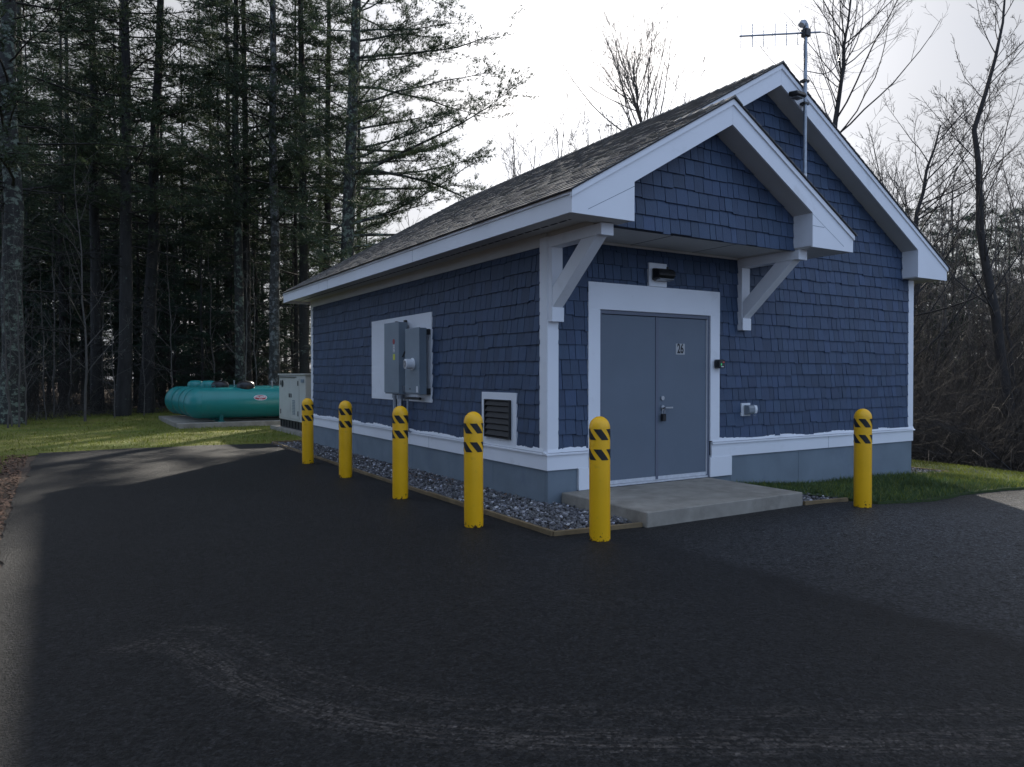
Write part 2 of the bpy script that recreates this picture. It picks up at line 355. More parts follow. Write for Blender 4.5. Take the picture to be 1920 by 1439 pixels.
def poly_sheet(name, loop, zoff, m, thick=0.0, h=0.0):
    """conforming sheet from an outline (triangulated with a fine grid clipped by bisect-free fill)"""
    import bmesh
    bm = bmesh.new(); vs = [bm.verts.new((x, y, 0)) for x, y in loop]; f = bm.faces.new(vs)
    bmesh.ops.triangulate(bm, faces=[f])
    x0, x1 = min(p[0] for p in loop), max(p[0] for p in loop); y0, y1 = min(p[1] for p in loop), max(p[1] for p in loop)
    step = 0.5 if max(x1 - x0, y1 - y0) < 30 else 1.0
    for a in np.arange(math.ceil(x0 / step) * step, x1, step):
        bmesh.ops.bisect_plane(bm, geom=bm.verts[:] + bm.edges[:] + bm.faces[:], plane_co=(a, 0, 0), plane_no=(1, 0, 0))
    for b in np.arange(math.ceil(y0 / step) * step, y1, step):
        bmesh.ops.bisect_plane(bm, geom=bm.verts[:] + bm.edges[:] + bm.faces[:], plane_co=(0, b, 0), plane_no=(0, 1, 0))
    for v in bm.verts: v.co.z = float(gz(v.co.x, v.co.y)) + zoff
    if thick:
        bmesh.ops.recalc_face_normals(bm, faces=bm.faces)
        if sum(f.normal.z for f in bm.faces) < 0: bmesh.ops.reverse_faces(bm, faces=bm.faces)
        be = [e for e in bm.edges if e.is_boundary]
        ex = bmesh.ops.extrude_edge_only(bm, edges=be)
        for v in ex['geom']:
            if isinstance(v, bmesh.types.BMVert): v.co.z -= thick
    me = bpy.data.meshes.new(name); bm.to_mesh(me); bm.free(); return link_mesh(name, me, m)
def wavy(pts, amp, step=.12, seed=0):
    r = random.Random(seed); out = []
    ph = [r.uniform(0, 6.3) for _ in range(5)]
    s = 0
    for (a, b) in zip(pts[:-1], pts[1:]):
        L = math.hypot(b[0] - a[0], b[1] - a[1]); n = max(1, int(L / step)); nx, ny = -(b[1] - a[1]) / L, (b[0] - a[0]) / L
        for i in range(n):
            t = i / n; s += step
            o = amp * (math.sin(s * 1.9 + ph[0]) + .6 * math.sin(s * 4.7 + ph[1]) + .5 * math.sin(s * 11 + ph[2]) + r.uniform(-.5, .5)) * .5
            out.append((a[0] + (b[0] - a[0]) * t + nx * o, a[1] + (b[1] - a[1]) * t + ny * o))
    out.append(pts[-1]); return out
# asphalt yard: fine grid near the camera carrying wear and painted sky sheen, a conforming outline on the left and far sides
left_edge = wavy([(-5.12, -12), (-5.02, -1.5), (-4.98, 0.6), (-5.05, 3.0), (-4.98, 5.6), (-4.9, 9.45)], 0.05, .1, 3)
far_edge = wavy([(-4.9, 9.45), (-3.5, 9.62), (-2.0, 9.5), (-0.76, 9.22)], 0.04, .1, 4)
lx = np.array([p[0] for p in left_edge] + [-4.9]); ly = np.array([p[1] for p in left_edge] + [9.46])
def left_x(y): return np.interp(y, ly, lx)
ysA = np.concatenate([np.linspace(-25, -7, 20), np.linspace(-6.95, -1.5, 180), np.linspace(-1.46, 9.5, 160)])
fx = np.array([p[0] for p in far_edge]); fy = np.array([p[1] for p in far_edge])
yy = ysA
XU = np.concatenate([np.linspace(0, 12, 160), np.linspace(12, 35, 50)[1:]]); Xg = np.zeros((len(XU), len(yy))); Yg = np.zeros_like(Xg)
for j, y in enumerate(yy):
    x0 = left_x(y); Xg[:, j] = x0 + XU
    Yg[:, j] = y
# stretch the last rows to the wavy far edge
k = sstep(8.0, 9.5, Yg); Yg = Yg + k * (np.interp(Xg, fx, fy) - 9.5)
Zg = gz(Xg, Yg) + 0.0
Vv = np.stack([Xg, Yg, Zg], -1).reshape(-1, 3); nu, nv = Xg.shape
i, j = np.meshgrid(np.arange(nu - 1), np.arange(nv - 1), indexing='ij')
F = np.stack([i * nv + j, (i + 1) * nv + j, (i + 1) * nv + j + 1, i * nv + j + 1], -1).reshape(-1, 4)
cF = Vv[F].mean(1); F = F[~((cF[:, 0] > -.70) & (cF[:, 1] > -1.0))]
me = np_mesh('asphalt_yard', Vv, F, smooth=True)
arc = np.array([(-4.27, -2.28), (-4.2, -2.30), (-4.03, -2.42), (-3.86, -3.05), (-3.62, -3.60), (-3.17, -4.10), (-2.6, -4.52), (-1.9, -4.95), (-1.1, -5.4), (0.2, -6.0)])
def seg_param(X, Y, P):
    D = np.full(X.shape, 9.); S = np.zeros(X.shape); Q = np.zeros(X.shape); s0 = 0.0
    for a, b in zip(P[:-1], P[1:]):
        d = b - a; L = math.hypot(*d); t = np.clip(((X - a[0]) * d[0] + (Y - a[1]) * d[1]) / (d @ d), 0, 1)
        dd = np.hypot(X - a[0] - t * d[0], Y - a[1] - t * d[1]); k = dd < D; sg = np.sign((X - a[0]) * d[1] - (Y - a[1]) * d[0])
        S = np.where(k, s0 + t * L, S); Q = np.where(k, dd * sg, Q); D = np.minimum(D, dd); s0 += L
    return S, Q
def seg_dist(X, Y, P):
    D = np.full(X.shape, 9.)
    for a, b in zip(P[:-1], P[1:]):
        d = b - a; t = np.clip(((X - a[0]) * d[0] + (Y - a[1]) * d[1]) / (d @ d), 0, 1)
        D = np.minimum(D, np.hypot(X - a[0] - t * d[0], Y - a[1] - t * d[1]))
    return D
def smooth_curve(P, n=8):
    Q = np.vstack([2 * P[0] - P[1], P, 2 * P[-1] - P[-2]]); out = []
    for i in range(1, len(Q) - 2):
        for t in np.arange(n) / n: out.append(.5 * ((2 * Q[i]) + (Q[i + 1] - Q[i - 1]) * t + (2 * Q[i - 1] - 5 * Q[i] + 4 * Q[i + 1] - Q[i + 2]) * t * t + (3 * Q[i] - Q[i - 1] - 3 * Q[i + 1] + Q[i + 2]) * t ** 3))
    return np.array(out + [P[-1]])
arc = smooth_curve(arc)
dx, dy = Vv[:, 0], Vv[:, 1]
wd = np.exp(-(seg_dist(dx, dy, arc) / .10) ** 2) + .55 * np.exp(-(seg_dist(dx, dy, arc + np.array([.22, .16])) / .06) ** 2)
seamx = -0.30 + .04 * np.sin(dy * 2.1) + .025 * np.sin(dy * 9.3) + .015 * np.sin(dy * 23)
pale = (.35 * sstep(.0, .22, dx - seamx) + .65 * sstep(.1, 3.2, dx - seamx)) * sstep(-1.2, -2.6, dy) * .85 + .10 * sstep(6.5, 9.0, dy)  # right side lightened for sky sheen besides older paving; far end lightened too
seam = np.exp(-((dx - seamx) / .17) ** 2) * sstep(-2.6, -3.3, dy)
wear_sheen = np.stack([np.clip(wd, 0, 1), pale, seam, np.ones_like(wd)], -1)
a_ = me.attributes.new('wear_sheen', 'FLOAT_COLOR', 'POINT'); a_.data.foreach_set('color', wear_sheen.astype(np.float32).ravel())
S_, Q_ = seg_param(dx, dy, arc); uv_ = np.stack([S_ * 3.5, Q_ * 50.0, np.zeros_like(S_)], -1)
a_ = me.attributes.new('arc_uv', 'FLOAT_VECTOR', 'POINT'); a_.data.foreach_set('vector', uv_.astype(np.float32).ravel())
tag(link_mesh('asphalt_yard', me, 'asphalt'), kind='structure')

# lawns as raised turf sheets
lawn_left = [(-5.3, 5.5)] + [(x - .02, y + .03) for x, y in far_edge[::1]] + [(-.7, 9.3), (0.3, 9.25), (9, 9.25), (9.6, 2.5), (10.5, -1.0), (12.5, -2.2), (20, -2.6), (21, 3), (22, 30), (10, 31), (2, 27.5), (-6, 24.5), (-12, 20.5), (-16, 17), (-22, 12.0), (-16, 9.8), (-9, 8.9), (-6.6, 8.4), (-5.6, 8.2)]
lawn_left = [(-4.98, 9.20)] + [(x, y - .07) for x, y in far_edge[1:]] + [(0.3, 9.22), (9.2, 9.25), (9.4, 3.0), (20, 3.2), (22, 30), (10, 31), (2, 27.5), (-6, 24.5), (-12, 20.5), (-18, 15.5), (-20, 11.0), (-14, 9.9), (-9, 9.0), (-6.4, 8.3), (-5.5, 8.4)]
tag(poly_sheet('lawn', lawn_left, -0.006, 'lawn_soil', .05), kind='structure')
front_edge = wavy([(3.28, -1.46), (3.4, -1.70), (4.24, -1.66), (5.3, -1.60), (6.5, -1.55), (7.2, -1.60), (10, -1.75), (16, -2.0)], .03, .08, 9)
front_lawn = [(2.46, 0.02), (2.46, -.22)] + [(2.78, -.36), (3.16, -.95)] + front_edge + [(19, 3.0), (9.3, 3.0), (7.95, 3.0), (7.95, -.05), (7.1, -.05), (7.1, .02)]
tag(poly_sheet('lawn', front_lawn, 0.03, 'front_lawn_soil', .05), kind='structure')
shoulder = [(-5.0, 8.6), (-6.4, 8.25), (-9, 8.8), (-14, 9.7), (-14, -12), (-5.2, -12)]
shoulder = [(-14, 9.8), (-9, 8.9), (-6.4, 8.25), (-5.5, 8.3), (-4.93, 9.2)] + [(x + .10, y) for x, y in left_edge[::-1] if y < 9.1] + [(-14, -12)]
tag(poly_sheet('gravel_shoulder', shoulder, -0.012, 'shoulder_soil'), kind='structure')

# ------------------------------------------------------------------ building
B = empty('utility_building', (0, 0, 0), label='small blue shingled utility building with white trim and gabled porch over grey double doors', cat='building')
W_, D_, EZ = 7.04, 8.80, 3.18            # width, depth, eave top height
SL = 0.5825                              # roof slope
def top_main(x): return EZ + SL * (x + .5) if x <= 3.52 else EZ + SL * (7.54 - x)
PX0, PX1, PRX = -.52, 3.76, 1.62         # porch roof extents, ridge
def top_porch(x): return EZ + SL * (x + .5) if x <= PRX else EZ + SL * (3.74 - x)
YM, YP, YB, YPF = -.27, -1.15, 9.07, -.87

SIDING = []                              # (verts, faces, tone, centre) per shingle
def shingles(axis, fixed, out, u0, u1, z0, z1, lim=None, holes=(), seed=0, row=0.167):
    """axis 1: wall facing -y at y=fixed (u = x); axis 0: wall facing -x at x=fixed (u = y)"""
    r = random.Random(seed); nrow = int((z1 - z0) / row) + 2
    for k in range(nrow):
        zb = z0 + k * row; u = u0 - r.uniform(0, .12); drop = 0
        if zb > z1 - .01: break
        while u < u1:
            wd = r.choice((.09, .11, .12, .14, .16, .17)); a, b = max(u, u0), min(u + wd - .007, u1); u += wd
            if b - a < .015: continue
            if r.random() < .35: drop = r.choice((0, -.009, -.017))
            zl = zb + drop; mid = (a + b) / 2
            la, lb = (lim(a), lim(b)) if lim else (z1, z1)
            ta, tb = min(zb + row + .03, la, z1), min(zb + row + .03, lb, z1)
            if ta - zl < .02 and tb - zl < .02: continue
            if any(h[0] - .005 < a and b < h[1] + .005 and h[2] - .01 < zl and max(ta, tb) < h[3] + .03 for h in holes): continue
            th = .024 + r.uniform(-.004, .004); t2 = .002
            ta = max(ta, zl + .005); tb = max(tb, zl + .005)
            if axis == 1:
                vs = [(a, fixed - th, zl), (b, fixed - th, zl), (b, fixed - t2, tb), (a, fixed - t2, ta), (a, fixed + .01, zl), (b, fixed + .01, zl), (b, fixed + .01, tb), (a, fixed + .01, ta)]
            else:
                vs = [(fixed - th, b, zl), (fixed - th, a, zl), (fixed - t2, a, ta), (fixed - t2, b, tb), (fixed + .01, b, zl), (fixed + .01, a, zl), (fixed + .01, a, ta), (fixed + .01, b, tb)]
            fs = [(0, 1, 2, 3), (0, 4, 5, 1), (1, 5, 6, 2), (3, 2, 6, 7), (0, 3, 7, 4)]
            t = 1 + r.uniform(-.18, .18); SIDING.append((vs, fs, (t, t * r.uniform(.98, 1.02), t * r.uniform(.97, 1.03), 1), out))
def limF(x): return (top_main(x) - .24)
# front wall
wall_front = MB().prism([(.02, .42), (.705, .42), (.705, 2.205), (2.495, 2.205), (2.495, .42), (7.02, .42), (7.02, top_main(7.02) - .16), (3.52, top_main(3.52) - .16), (.02, top_main(.02) - .16)], 1, 0.0, .2).build('wall', 'sheathing', B)
wall_left = MB().box(0, .2, .2, 8.78, .42, 3.05).build('wall', 'sheathing', B)
MB().box(6.84, 7.04, .2, 8.78, .42, 3.05).build('wall', 'siding_blue', B)
MB().prism([(.2, -.2), (6.84, -.2), (6.84, 3.0), (3.52, top_main(3.52) - .2), (.2, 3.0)], 1, 8.6, 8.78).build('wall', 'siding_blue', B)
porch_wall = MB().prism([(.18, 2.95), (3.05, 2.95), (3.05, top_porch(3.05) - .22), (PRX, top_porch(PRX) - .2), (.18, top_porch(.18) - .22)], 1, YPF, YPF + .06).build('wall', 'sheathing', B)
shingles(1, 0, wall_front, .125, .54, .62, 2.96, seed=1)
shingles(1, 0, wall_front, .54, 2.66, 2.51 - .12, 2.96, seed=2, holes=[(.54, 2.66, 0, 2.50)])
shingles(1, 0, wall_front, 2.655, 6.925, .62, 5.4, lim=limF, seed=3)
shingles(1, 0, wall_front, .6, 2.655, 3.30, 5.4, lim=limF, seed=4, row=.167)
shingles(1, YPF, porch_wall, .14, 3.08, 2.955, 4.3, lim=lambda x: top_porch(x) - .25, seed=5, row=.165)
shingles(0, 0, wall_left, .125, 8.68, .62, 2.88, seed=6, holes=[(2.89, 5.25, 1.05, 2.35), (.61, 1.43, .60, 1.23)])
def seen(vs):
    vis = []
    P = [Vector(v) - CAM for v in vs[:4]]; q = [(p.dot(RGT) / p.dot(FWD), p.z / p.dot(FWD)) for p in P]
    return abs(sum(q[i][0] * q[(i + 1) % 4][1] - q[(i + 1) % 4][0] * q[i][1] for i in range(4)))
def hidden(vs, out):        # behind porch gable or its roof
    c = sum((Vector(v) for v in vs[:4]), Vector()) / 4
    if out is wall_front and c.z > 2.96:
        dd = c - CAM; t = (YPF - CAM.y) / dd.y; h = CAM + dd * t
        return h.x < 3.7 and h.z < top_porch(h.x)
    return False
order = sorted(range(len(SIDING)), key=lambda i: -(0 if hidden(SIDING[i][0], SIDING[i][3]) else seen(SIDING[i][0])))
single = set(order[:298])
rest = {}
for i, (vs, fs, t, out) in enumerate(SIDING):
    if i in single: MB().add(vs, fs, t).build('shingle', 'siding_blue', out, recalc=False)
    elif not (out is wall_front and hidden(vs, out) and vs[0][0] < .5): rest.setdefault(out.name, (MB(), out))[0].add(vs, fs, t)
for mb, out in rest.values(): tag(mb.build('shingle', 'siding_blue', out, recalc=False), kind='stuff')

# foundation: panels with recessed joints
def panels(axis, fixed, cuts, z0, z1):
    for a, b in zip(cuts[:-1], cuts[1:]):
        m_ = MB()
        if axis == 1: m_.box(a + .003, b - .003, fixed, fixed + .05, z0, z1)
        else: m_.box(fixed, fixed + .05, a + .003, b - .003, z0, z1)
        m_.build('foundation_panel', 'foundation_blue', B)
MB().box(.055, 6.985, .055, 8.745, -.4, .41).build('foundation_wall', 'joint_dark', B)
panels(1, 0, (0, .405), -.35, .40); panels(1, 0, (2.885, 4.26, 5.68, 7.06), -.35, .40)
panels(1, 0, (2.455, 2.885), -.35, .143); panels(0, 0, (.05, 1.2, 2.4, 3.62, 4.84, 6.05, 7.27, 8.78), -.35, .40)
MB().box(6.99, 7.04, .05, 8.78, -.4, .4).build('foundation_panel', 'foundation_blue', B)
# water table boards with drip caps and the pale flashing above
def water(axis, a, b, ra=0, rb=0):
    w1, c1 = MB(), MB(); y1 = -.022; prof = [(y1, .395), (.05, .395), (.05, .57), (y1, .57)]
    cap = [(-.045, .562), (.04, .572), (.04, .604), (-.036, .582), (-.045, .578)]
    w1.prism(prof, 1 - axis if axis else 1, a, b) if False else None
    if axis == 1:   # along x: profile in (y,z), prism axis 0
        w1.prism(prof, 0, a, b); c1.prism(cap, 0, a - ra, b + rb)
    else:           # along y: profile in (x,z), prism axis 1
        w1.prism(prof, 1, a, b); c1.prism(cap, 1, a - ra, b + rb)
    o = w1.build('water_table_board', 'white_trim', B); c1.build('drip_cap', 'white_trim', o)
    # flashing strip with a ragged upper edge
    r = random.Random(int(a * 10)); n = int((b - a) / .035) + 2; m_ = MB(); us = [a + (b - a) * i / n for i in range(n + 1)]
    h = [.627 + .010 * math.sin(u * 5.3) + r.uniform(-.006, .008) for u in us]
    for k in range(n):
        u, v = us[k], us[k + 1]
        if axis == 1: vs = [(u, -.034, .590), (v, -.034, .590), (v, -.022, h[k + 1]), (u, -.022, h[k]), (u, .0, h[k] + .004), (v, .0, h[k + 1] + .004)]
        else: vs = [(-.034, v, .590), (-.034, u, .590), (-.022, u, h[k]), (-.022, v, h[k + 1]), (0, v, h[k + 1] + .004), (0, u, h[k] + .004)]
        m_.add(vs, [(0, 1, 2, 3), (3, 2, 5, 4)] if axis == 1 else [(0, 1, 2, 3), (3, 2, 5, 4)])
    m_.build('flashing_strip', 'white_trim', o)
water(1, -.022, .545, .023, 0); water(1, 2.52, 7.065, 0, .02); water(0, .0501, 8.80, 0, .02)
# corner boards
MB().box(-.02, .13, -.022, 0, .584, 2.96).build('corner_board', 'white_trim', B, bevel=.002)
MB().box(-.021, 0, .0, .135, .584, 2.96).build('corner_board', 'white_trim', B, bevel=.002)
MB().box(6.92, 7.06, -.022, 0, .584, 2.95).build('corner_board', 'white_trim', B, bevel=.002)
MB().box(-.021, 0, 8.67, 8.80, .584, 2.9).build('corner_board', 'white_trim', B, bevel=.002)
# frieze under the left eave
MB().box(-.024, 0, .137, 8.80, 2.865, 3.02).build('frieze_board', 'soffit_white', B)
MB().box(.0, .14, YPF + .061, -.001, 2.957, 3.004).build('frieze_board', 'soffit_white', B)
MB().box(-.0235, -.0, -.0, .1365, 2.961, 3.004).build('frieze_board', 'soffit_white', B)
# door surround
D = MB
MB().box(.54, 2.656, -.028, .0, 2.20, 2.508).build('door_trim', 'white_trim', B, bevel=.002)
MB().box(.54, .71, -.028, .0, .584, 2.20).build('door_trim', 'white_trim', B, bevel=.002)
MB().box(2.49, 2.656, -.028, .0, .604, 2.20).build('door_trim', 'white_trim', B, bevel=.002)
MB().box(.405, .71, -.03, .02, .145, .394).build('door_plinth', 'white_trim', B, bevel=.002)
MB().box(.546, .71, -.0305, .0, .394, .584).build('door_plinth', 'white_trim', B, bevel=.002)
MB().box(2.49, 2.885, -.03, .02, .145, .394).build('door_plinth', 'white_trim', B, bevel=.002)
# frame and doors
fr = MB(); fr.box(.71, .745, -.006, .12, .145, 2.20).box(2.455, 2.49, -.006, .12, .145, 2.20).box(.745, 2.455, -.006, .12, 2.155, 2.20)
df = fr.build('door_frame', 'door_frame_grey', B)
MB().box(2.449, 2.4545, -.004, .02, .18, 2.150).build('weather_strip', 'pvc_white', df)
MB().box(.745, 2.455, -.02, .13, .146, .168).build('door_sill', 'sill_alu', B, bevel=.002)
MB().box(.70, 2.50, .10, .16, .14, 2.22).build('door_backing', 'ink_black', B)
dl = MB().box(.750, 1.590, .012, .057, .178, 2.148).build('door', 'door_paint', B, bevel=.002)
dr = MB().box(1.612, 2.448, .012, .057, .178, 2.148).build('door', 'door_paint', B, bevel=.002)
MB().box(1.588, 1.632, .004, .0115, .178, 2.146).build('astragal', 'door_frame_grey', dr, bevel=.001)
MB().box(.750, 2.448, .006, .0115, .172, .215).build('door_sweep', 'sill_alu', dl)
MB().box(1.70, 1.72, .002, .011, 2.0, 2.0).build('astragal', 'door_frame_grey', dr) if False else None
h = MB().cyl((1.70, .012, 1.165), (1.70, -.004, 1.165), .027, 20).build('deadbolt', 'steel', dr, smooth=True)
h = MB().cyl((1.70, .012, 1.048), (1.70, -.006, 1.048), .030, 20).cyl((1.70, -.006, 1.048), (1.70, -.052, 1.048), .011, 10).build('handle', 'steel', dr, smooth=True)
MB().box(1.688, 1.815, -.062, -.044, 1.038, 1.060).build('lever', 'steel', h, bevel=.004)
# house number sticker
n_ = MB().box(1.925, 2.075, .0095, .0115, 1.70, 1.835).build('number_sticker', 'number_plate', dr)
tm = text_mesh('26', .165); 
for v in tm.vertices: v.co = Vector((v.co.x * .66 + 2.0, .0085 - v.co.z * .3, v.co.y * .98 + 1.768))
tm.materials.clear(); link_mesh('number', tm, 'ink_black', n_)
# padlock hanging from the lever
pl = empty('padlock', (1.685, -.03, .93), label='black padlock box hanging from the lever of the grey door', cat='padlock')
MB().box(-.028, .028, -.022, .022, -.045, .045).build('lock_body', 'black_plastic', pl, bevel=.006)
MB().tube([(-.018, 0, .04), (-.018, 0, .085), (-.009, 0, .10), (.009, 0, .10), (.018, 0, .085), (.018, 0, .04)], .005, 8).build('shackle', 'steel', pl)

# porch ceiling, soffits
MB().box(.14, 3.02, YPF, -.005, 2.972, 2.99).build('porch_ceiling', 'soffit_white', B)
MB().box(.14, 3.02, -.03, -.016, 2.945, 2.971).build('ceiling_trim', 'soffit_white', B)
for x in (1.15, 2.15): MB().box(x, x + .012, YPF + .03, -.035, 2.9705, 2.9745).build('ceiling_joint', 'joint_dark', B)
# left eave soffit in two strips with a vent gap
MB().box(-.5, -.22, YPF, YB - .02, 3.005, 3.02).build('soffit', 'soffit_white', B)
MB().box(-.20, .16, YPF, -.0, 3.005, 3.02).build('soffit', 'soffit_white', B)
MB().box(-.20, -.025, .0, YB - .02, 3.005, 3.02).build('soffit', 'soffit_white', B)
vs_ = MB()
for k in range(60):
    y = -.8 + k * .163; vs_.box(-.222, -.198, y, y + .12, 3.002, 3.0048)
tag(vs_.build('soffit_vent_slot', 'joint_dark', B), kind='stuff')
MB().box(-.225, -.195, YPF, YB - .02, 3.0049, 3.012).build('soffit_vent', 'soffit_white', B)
for y in (2.45, 6.1): MB().box(-.5212, -.5201, y, y + .006, 2.964, 3.123).build('board_joint', 'box_grey', B)
for x in (4.9,): MB().box(x, x + .005, -.0232, -.0221, .397, .568).build('board_joint', 'box_grey', B)
for y in (3.0, 6.2): MB().box(-.0232, -.0221, y, y + .005, .397, .568).build('board_joint', 'box_grey', B)
# left eave fascia with a crown strip
MB().box(-.52, -.50, YP + .022, YB - .022, 2.962, 3.125).build('fascia', 'white_trim', B)
MB().box(-.535, -.50, YP + .022, YB - .022, 3.127, 3.172).build('fascia_crown', 'white_trim', B)
MB().box(7.54, 7.56, YM + .022, YB - .022, 2.962, 3.172).build('fascia', 'white_trim', B)
MB().box(3.76, 3.78, YP + .022, -.02, 2.962, 3.172).build('fascia', 'white_trim', B)
# soffit boxes of right eaves
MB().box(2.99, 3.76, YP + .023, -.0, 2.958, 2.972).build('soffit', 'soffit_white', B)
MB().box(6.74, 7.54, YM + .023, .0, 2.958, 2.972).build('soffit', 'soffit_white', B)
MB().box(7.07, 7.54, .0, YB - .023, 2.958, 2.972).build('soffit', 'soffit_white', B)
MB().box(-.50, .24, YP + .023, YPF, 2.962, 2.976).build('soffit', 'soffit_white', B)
# rake boards with boxed returns
def rake(top, xl, xr, ridge, y0, retl, retr, thick=.022):
    t = top
    outer = [(xl, 2.955), (retl, 2.955), (retl, t(retl) - .27), (ridge, t(ridge) - .27)] if retl is not None else [(xl, t(xl) - .27), (ridge, t(ridge) - .27)]
    left = outer + [(ridge, t(ridge) - .055), (xl, t(xl) - .055)]
    a = MB().prism(left, 1, y0, y0 + thick).build('rake_board', 'white_trim', B)
    right = [(ridge + .002, t(ridge) - .27), (retr, t(retr) - .27), (retr, 2.955), (xr, 2.955), (xr, t(xr) - .055), (ridge + .002, t(ridge) - .055)]
    b = MB().prism(right, 1, y0, y0 + thick).build('rake_board', 'white_trim', B)
    MB().prism([(xl - .01, t(xl) - .068), (ridge, t(ridge) - .062), (ridge, t(ridge) - .002), (xl - .01, t(xl) - .008)], 1, y0 - .018, y0 + thick).build('rake_crown', 'white_trim', a)
    MB().prism([(xr + .01, t(xr) - .068), (ridge + .002, t(ridge) - .062), (ridge + .002, t(ridge) - .002), (xr + .01, t(xr) - .008)], 1, y0 - .018, y0 + thick).build('rake_crown', 'white_trim', b)
    # thin scarf joints of the return boards
    return a, b
ra, rb = rake(top_porch, PX0, PX1, PRX, YP, .24, 2.98)
MB().add([(.24, YP - .001, 3.30), (-.33, YP - .001, 3.01), (-.33, YP - .001, 3.004), (.24, YP - .001, 3.294)], [(0, 1, 2, 3)]).build('board_joint', 'box_grey', ra)
MB().add([(2.98, YP - .001, 3.205), (3.20, YP - .001, 3.205), (3.20, YP - .001, 3.199), (2.98, YP - .001, 3.199)], [(0, 1, 2, 3)]).build('board_joint', 'box_grey', rb)
MB().add([(2.98, YP - .001, 3.34), (3.58, YP - .001, 3.01), (3.575, YP - .001, 3.006), (2.98, YP - .001, 3.334)], [(0, 1, 2, 3)]).build('board_joint', 'box_grey', rb)
rake(top_main, 1.2, 7.56, 3.52, YM, None, 6.74)
rake(top_main, -.52, 7.56, 3.52, YB - .022, .24, 6.8)
# return box inner sides and sloping soffits
def slope_soffit(top, x0, x1, y0, y1, o=.275, th=.012):
    MB().prism([(x0, top(x0) - o), (x1, top(x1) - o), (x1, top(x1) - o + th), (x0, top(x0) - o + th)], 1, y0, y1).build('soffit', 'soffit_white', B)
MB().box(.225, .24, YP + .023, YPF, 2.9765, top_porch(.24) - .27).build('return_side', 'white_trim', B)
MB().box(2.98, 2.995, YP + .023, YPF - .014, 2.9725, top_porch(2.98) - .262).build('return_side', 'white_trim', B)
MB().box(6.74, 6.755, YM + .023, -.014, 2.9725, top_main(6.74) - .262).build('return_side', 'white_trim', B)
slope_soffit(top_porch, .24, PRX, YP + .023, YPF, .268); slope_soffit(top_porch, PRX + .001, 2.98, YP + .023, YPF, .268)
slope_soffit(top_main, 1.2, 3.52, YM + .023, 0, .268); slope_soffit(top_main, 3.521, 6.74, YM + .023, 0, .268)

# brackets
def bracket(x0, wdt=.15):
    b = MB().box(x0, x0 + wdt, -.085, -.0005, 2.03, 2.84).build('porch_bracket', 'white_trim', B, bevel=.003)
    MB().box(x0 - .004, x0 + wdt + .004, -.105, -.086, 2.028, 2.185).build('bracket_foot', 'white_trim', b, bevel=.003)
    MB().box(x0, x0 + wdt, -.93, -.0005, 2.842, 2.955).build('bracket_beam', 'white_trim', b, bevel=.003)
    MB().box(x0 - .003, x0 + wdt + .003, -.95, -.9305, 2.835, 2.957).build('beam_end', 'white_trim', b, bevel=.003)
    MB().prism([(-.0865, 2.186), (-.10, 2.186), (-.86, 2.8405), (-.60, 2.8405), (-.0865, 2.395)], 0, x0 + .008, x0 + wdt - .008).build('bracket_brace', 'white_trim', b, bevel=.003)
bracket(-.01); bracket(3.0)

# roof: deck slabs, laminated shingles in courses, caps
def slab(p, y0, y1, nm='roof_deck'):
    return MB().prism(p, 1, y0, y1).build(nm, 'roof_edge', B)
th = .014
def band(top, x0, x1, o0, o1): return [(x0, top(x0) + o0), (x1, top(x1) + o0), (x1, top(x1) + o1), (x0, top(x0) + o1)]
RL = slab(band(top_main, -.55, 3.52, 0, th), YM - .03, YB + .01, 'roof'); RR = slab(band(top_main, 3.521, 7.59, 0, th), YM - .03, YB + .01, 'roof')
PL = slab(band(top_porch, -.55, PRX, 0, th), YP - .03, YM - .031, 'roof'); PR = slab(band(top_porch, PRX + .001, 3.79, 0, th), YP - .03, -.0, 'roof')
def roof_courses(root, top, xe, xr, y0, y1, seed, expo=.127):
    r = random.Random(seed); sgn = 1 if xr > xe else -1; ca = 1 / math.sqrt(1 + SL * SL); run = expo * ca; n = int(abs(xr - xe) / run)
    nx, nz = -SL * ca * sgn, ca
    for k in range(n + 1):
        xa = xe + sgn * run * k; xb = xa + sgn * run * 1.15
        if (xb - xr) * sgn > 0: xb = xr
        y = y0
        while y < y1:
            wd = r.uniform(.09, .20); ye = min(y + wd, y1)
            up = .003 + (.004 if r.random() < .5 else 0); lo = r.uniform(0, .004); x_ = xa - sgn * (up * 1.2 if up > .005 else 0)
            za, zb = top(x_) + th, top(xb) + th
            t = r.choice((.92, .96, 1, 1, 1.04, 1.08)) * r.uniform(.93, 1.07); tn = (t, t * r.uniform(.95, 1.01), t * r.uniform(.9, 1.0), 1)
            h0 = up + .006 + lo; h1 = .002
            vs = [(x_, y, za), (x_ , ye, za), (x_ + nx * h0, y, za + nz * h0), (x_ + nx * h0, ye, za + nz * h0), (xb + nx * h1, y, zb + nz * h1), (xb + nx * h1, ye, zb + nz * h1)]
            TABS.append((vs, [(0, 1, 3, 2), (2, 3, 5, 4), (0, 2, 4), (1, 5, 3)], tn, root, seen([vs[2], vs[3], vs[5], vs[4]]) if root in (RL, PL) else 0)); y = ye
TABS = []
roof_courses(RL, top_main, -.56, 3.50, YM - .032, YB + .012, 1); roof_courses(PL, top_porch, -.56, PRX - .02, YP - .032, YM - .033, 2)
roof_courses(PR, top_porch, 3.80, PRX + .02, YP - .032, -.02, 3); roof_courses(RR, top_main, 7.60, 3.54, YM - .032, YB + .012, 4)
TABS.sort(key=lambda t: -t[4]); rest = {}
for k, (vs, fs, tn, root, _) in enumerate(TABS):
    if k < 290: MB().add(vs, fs, tn).build('roof_shingle', 'roof_shingle_mat', root, recalc=False)
    else: rest.setdefault(root.name, (MB(), root))[0].add(vs, fs, tn)
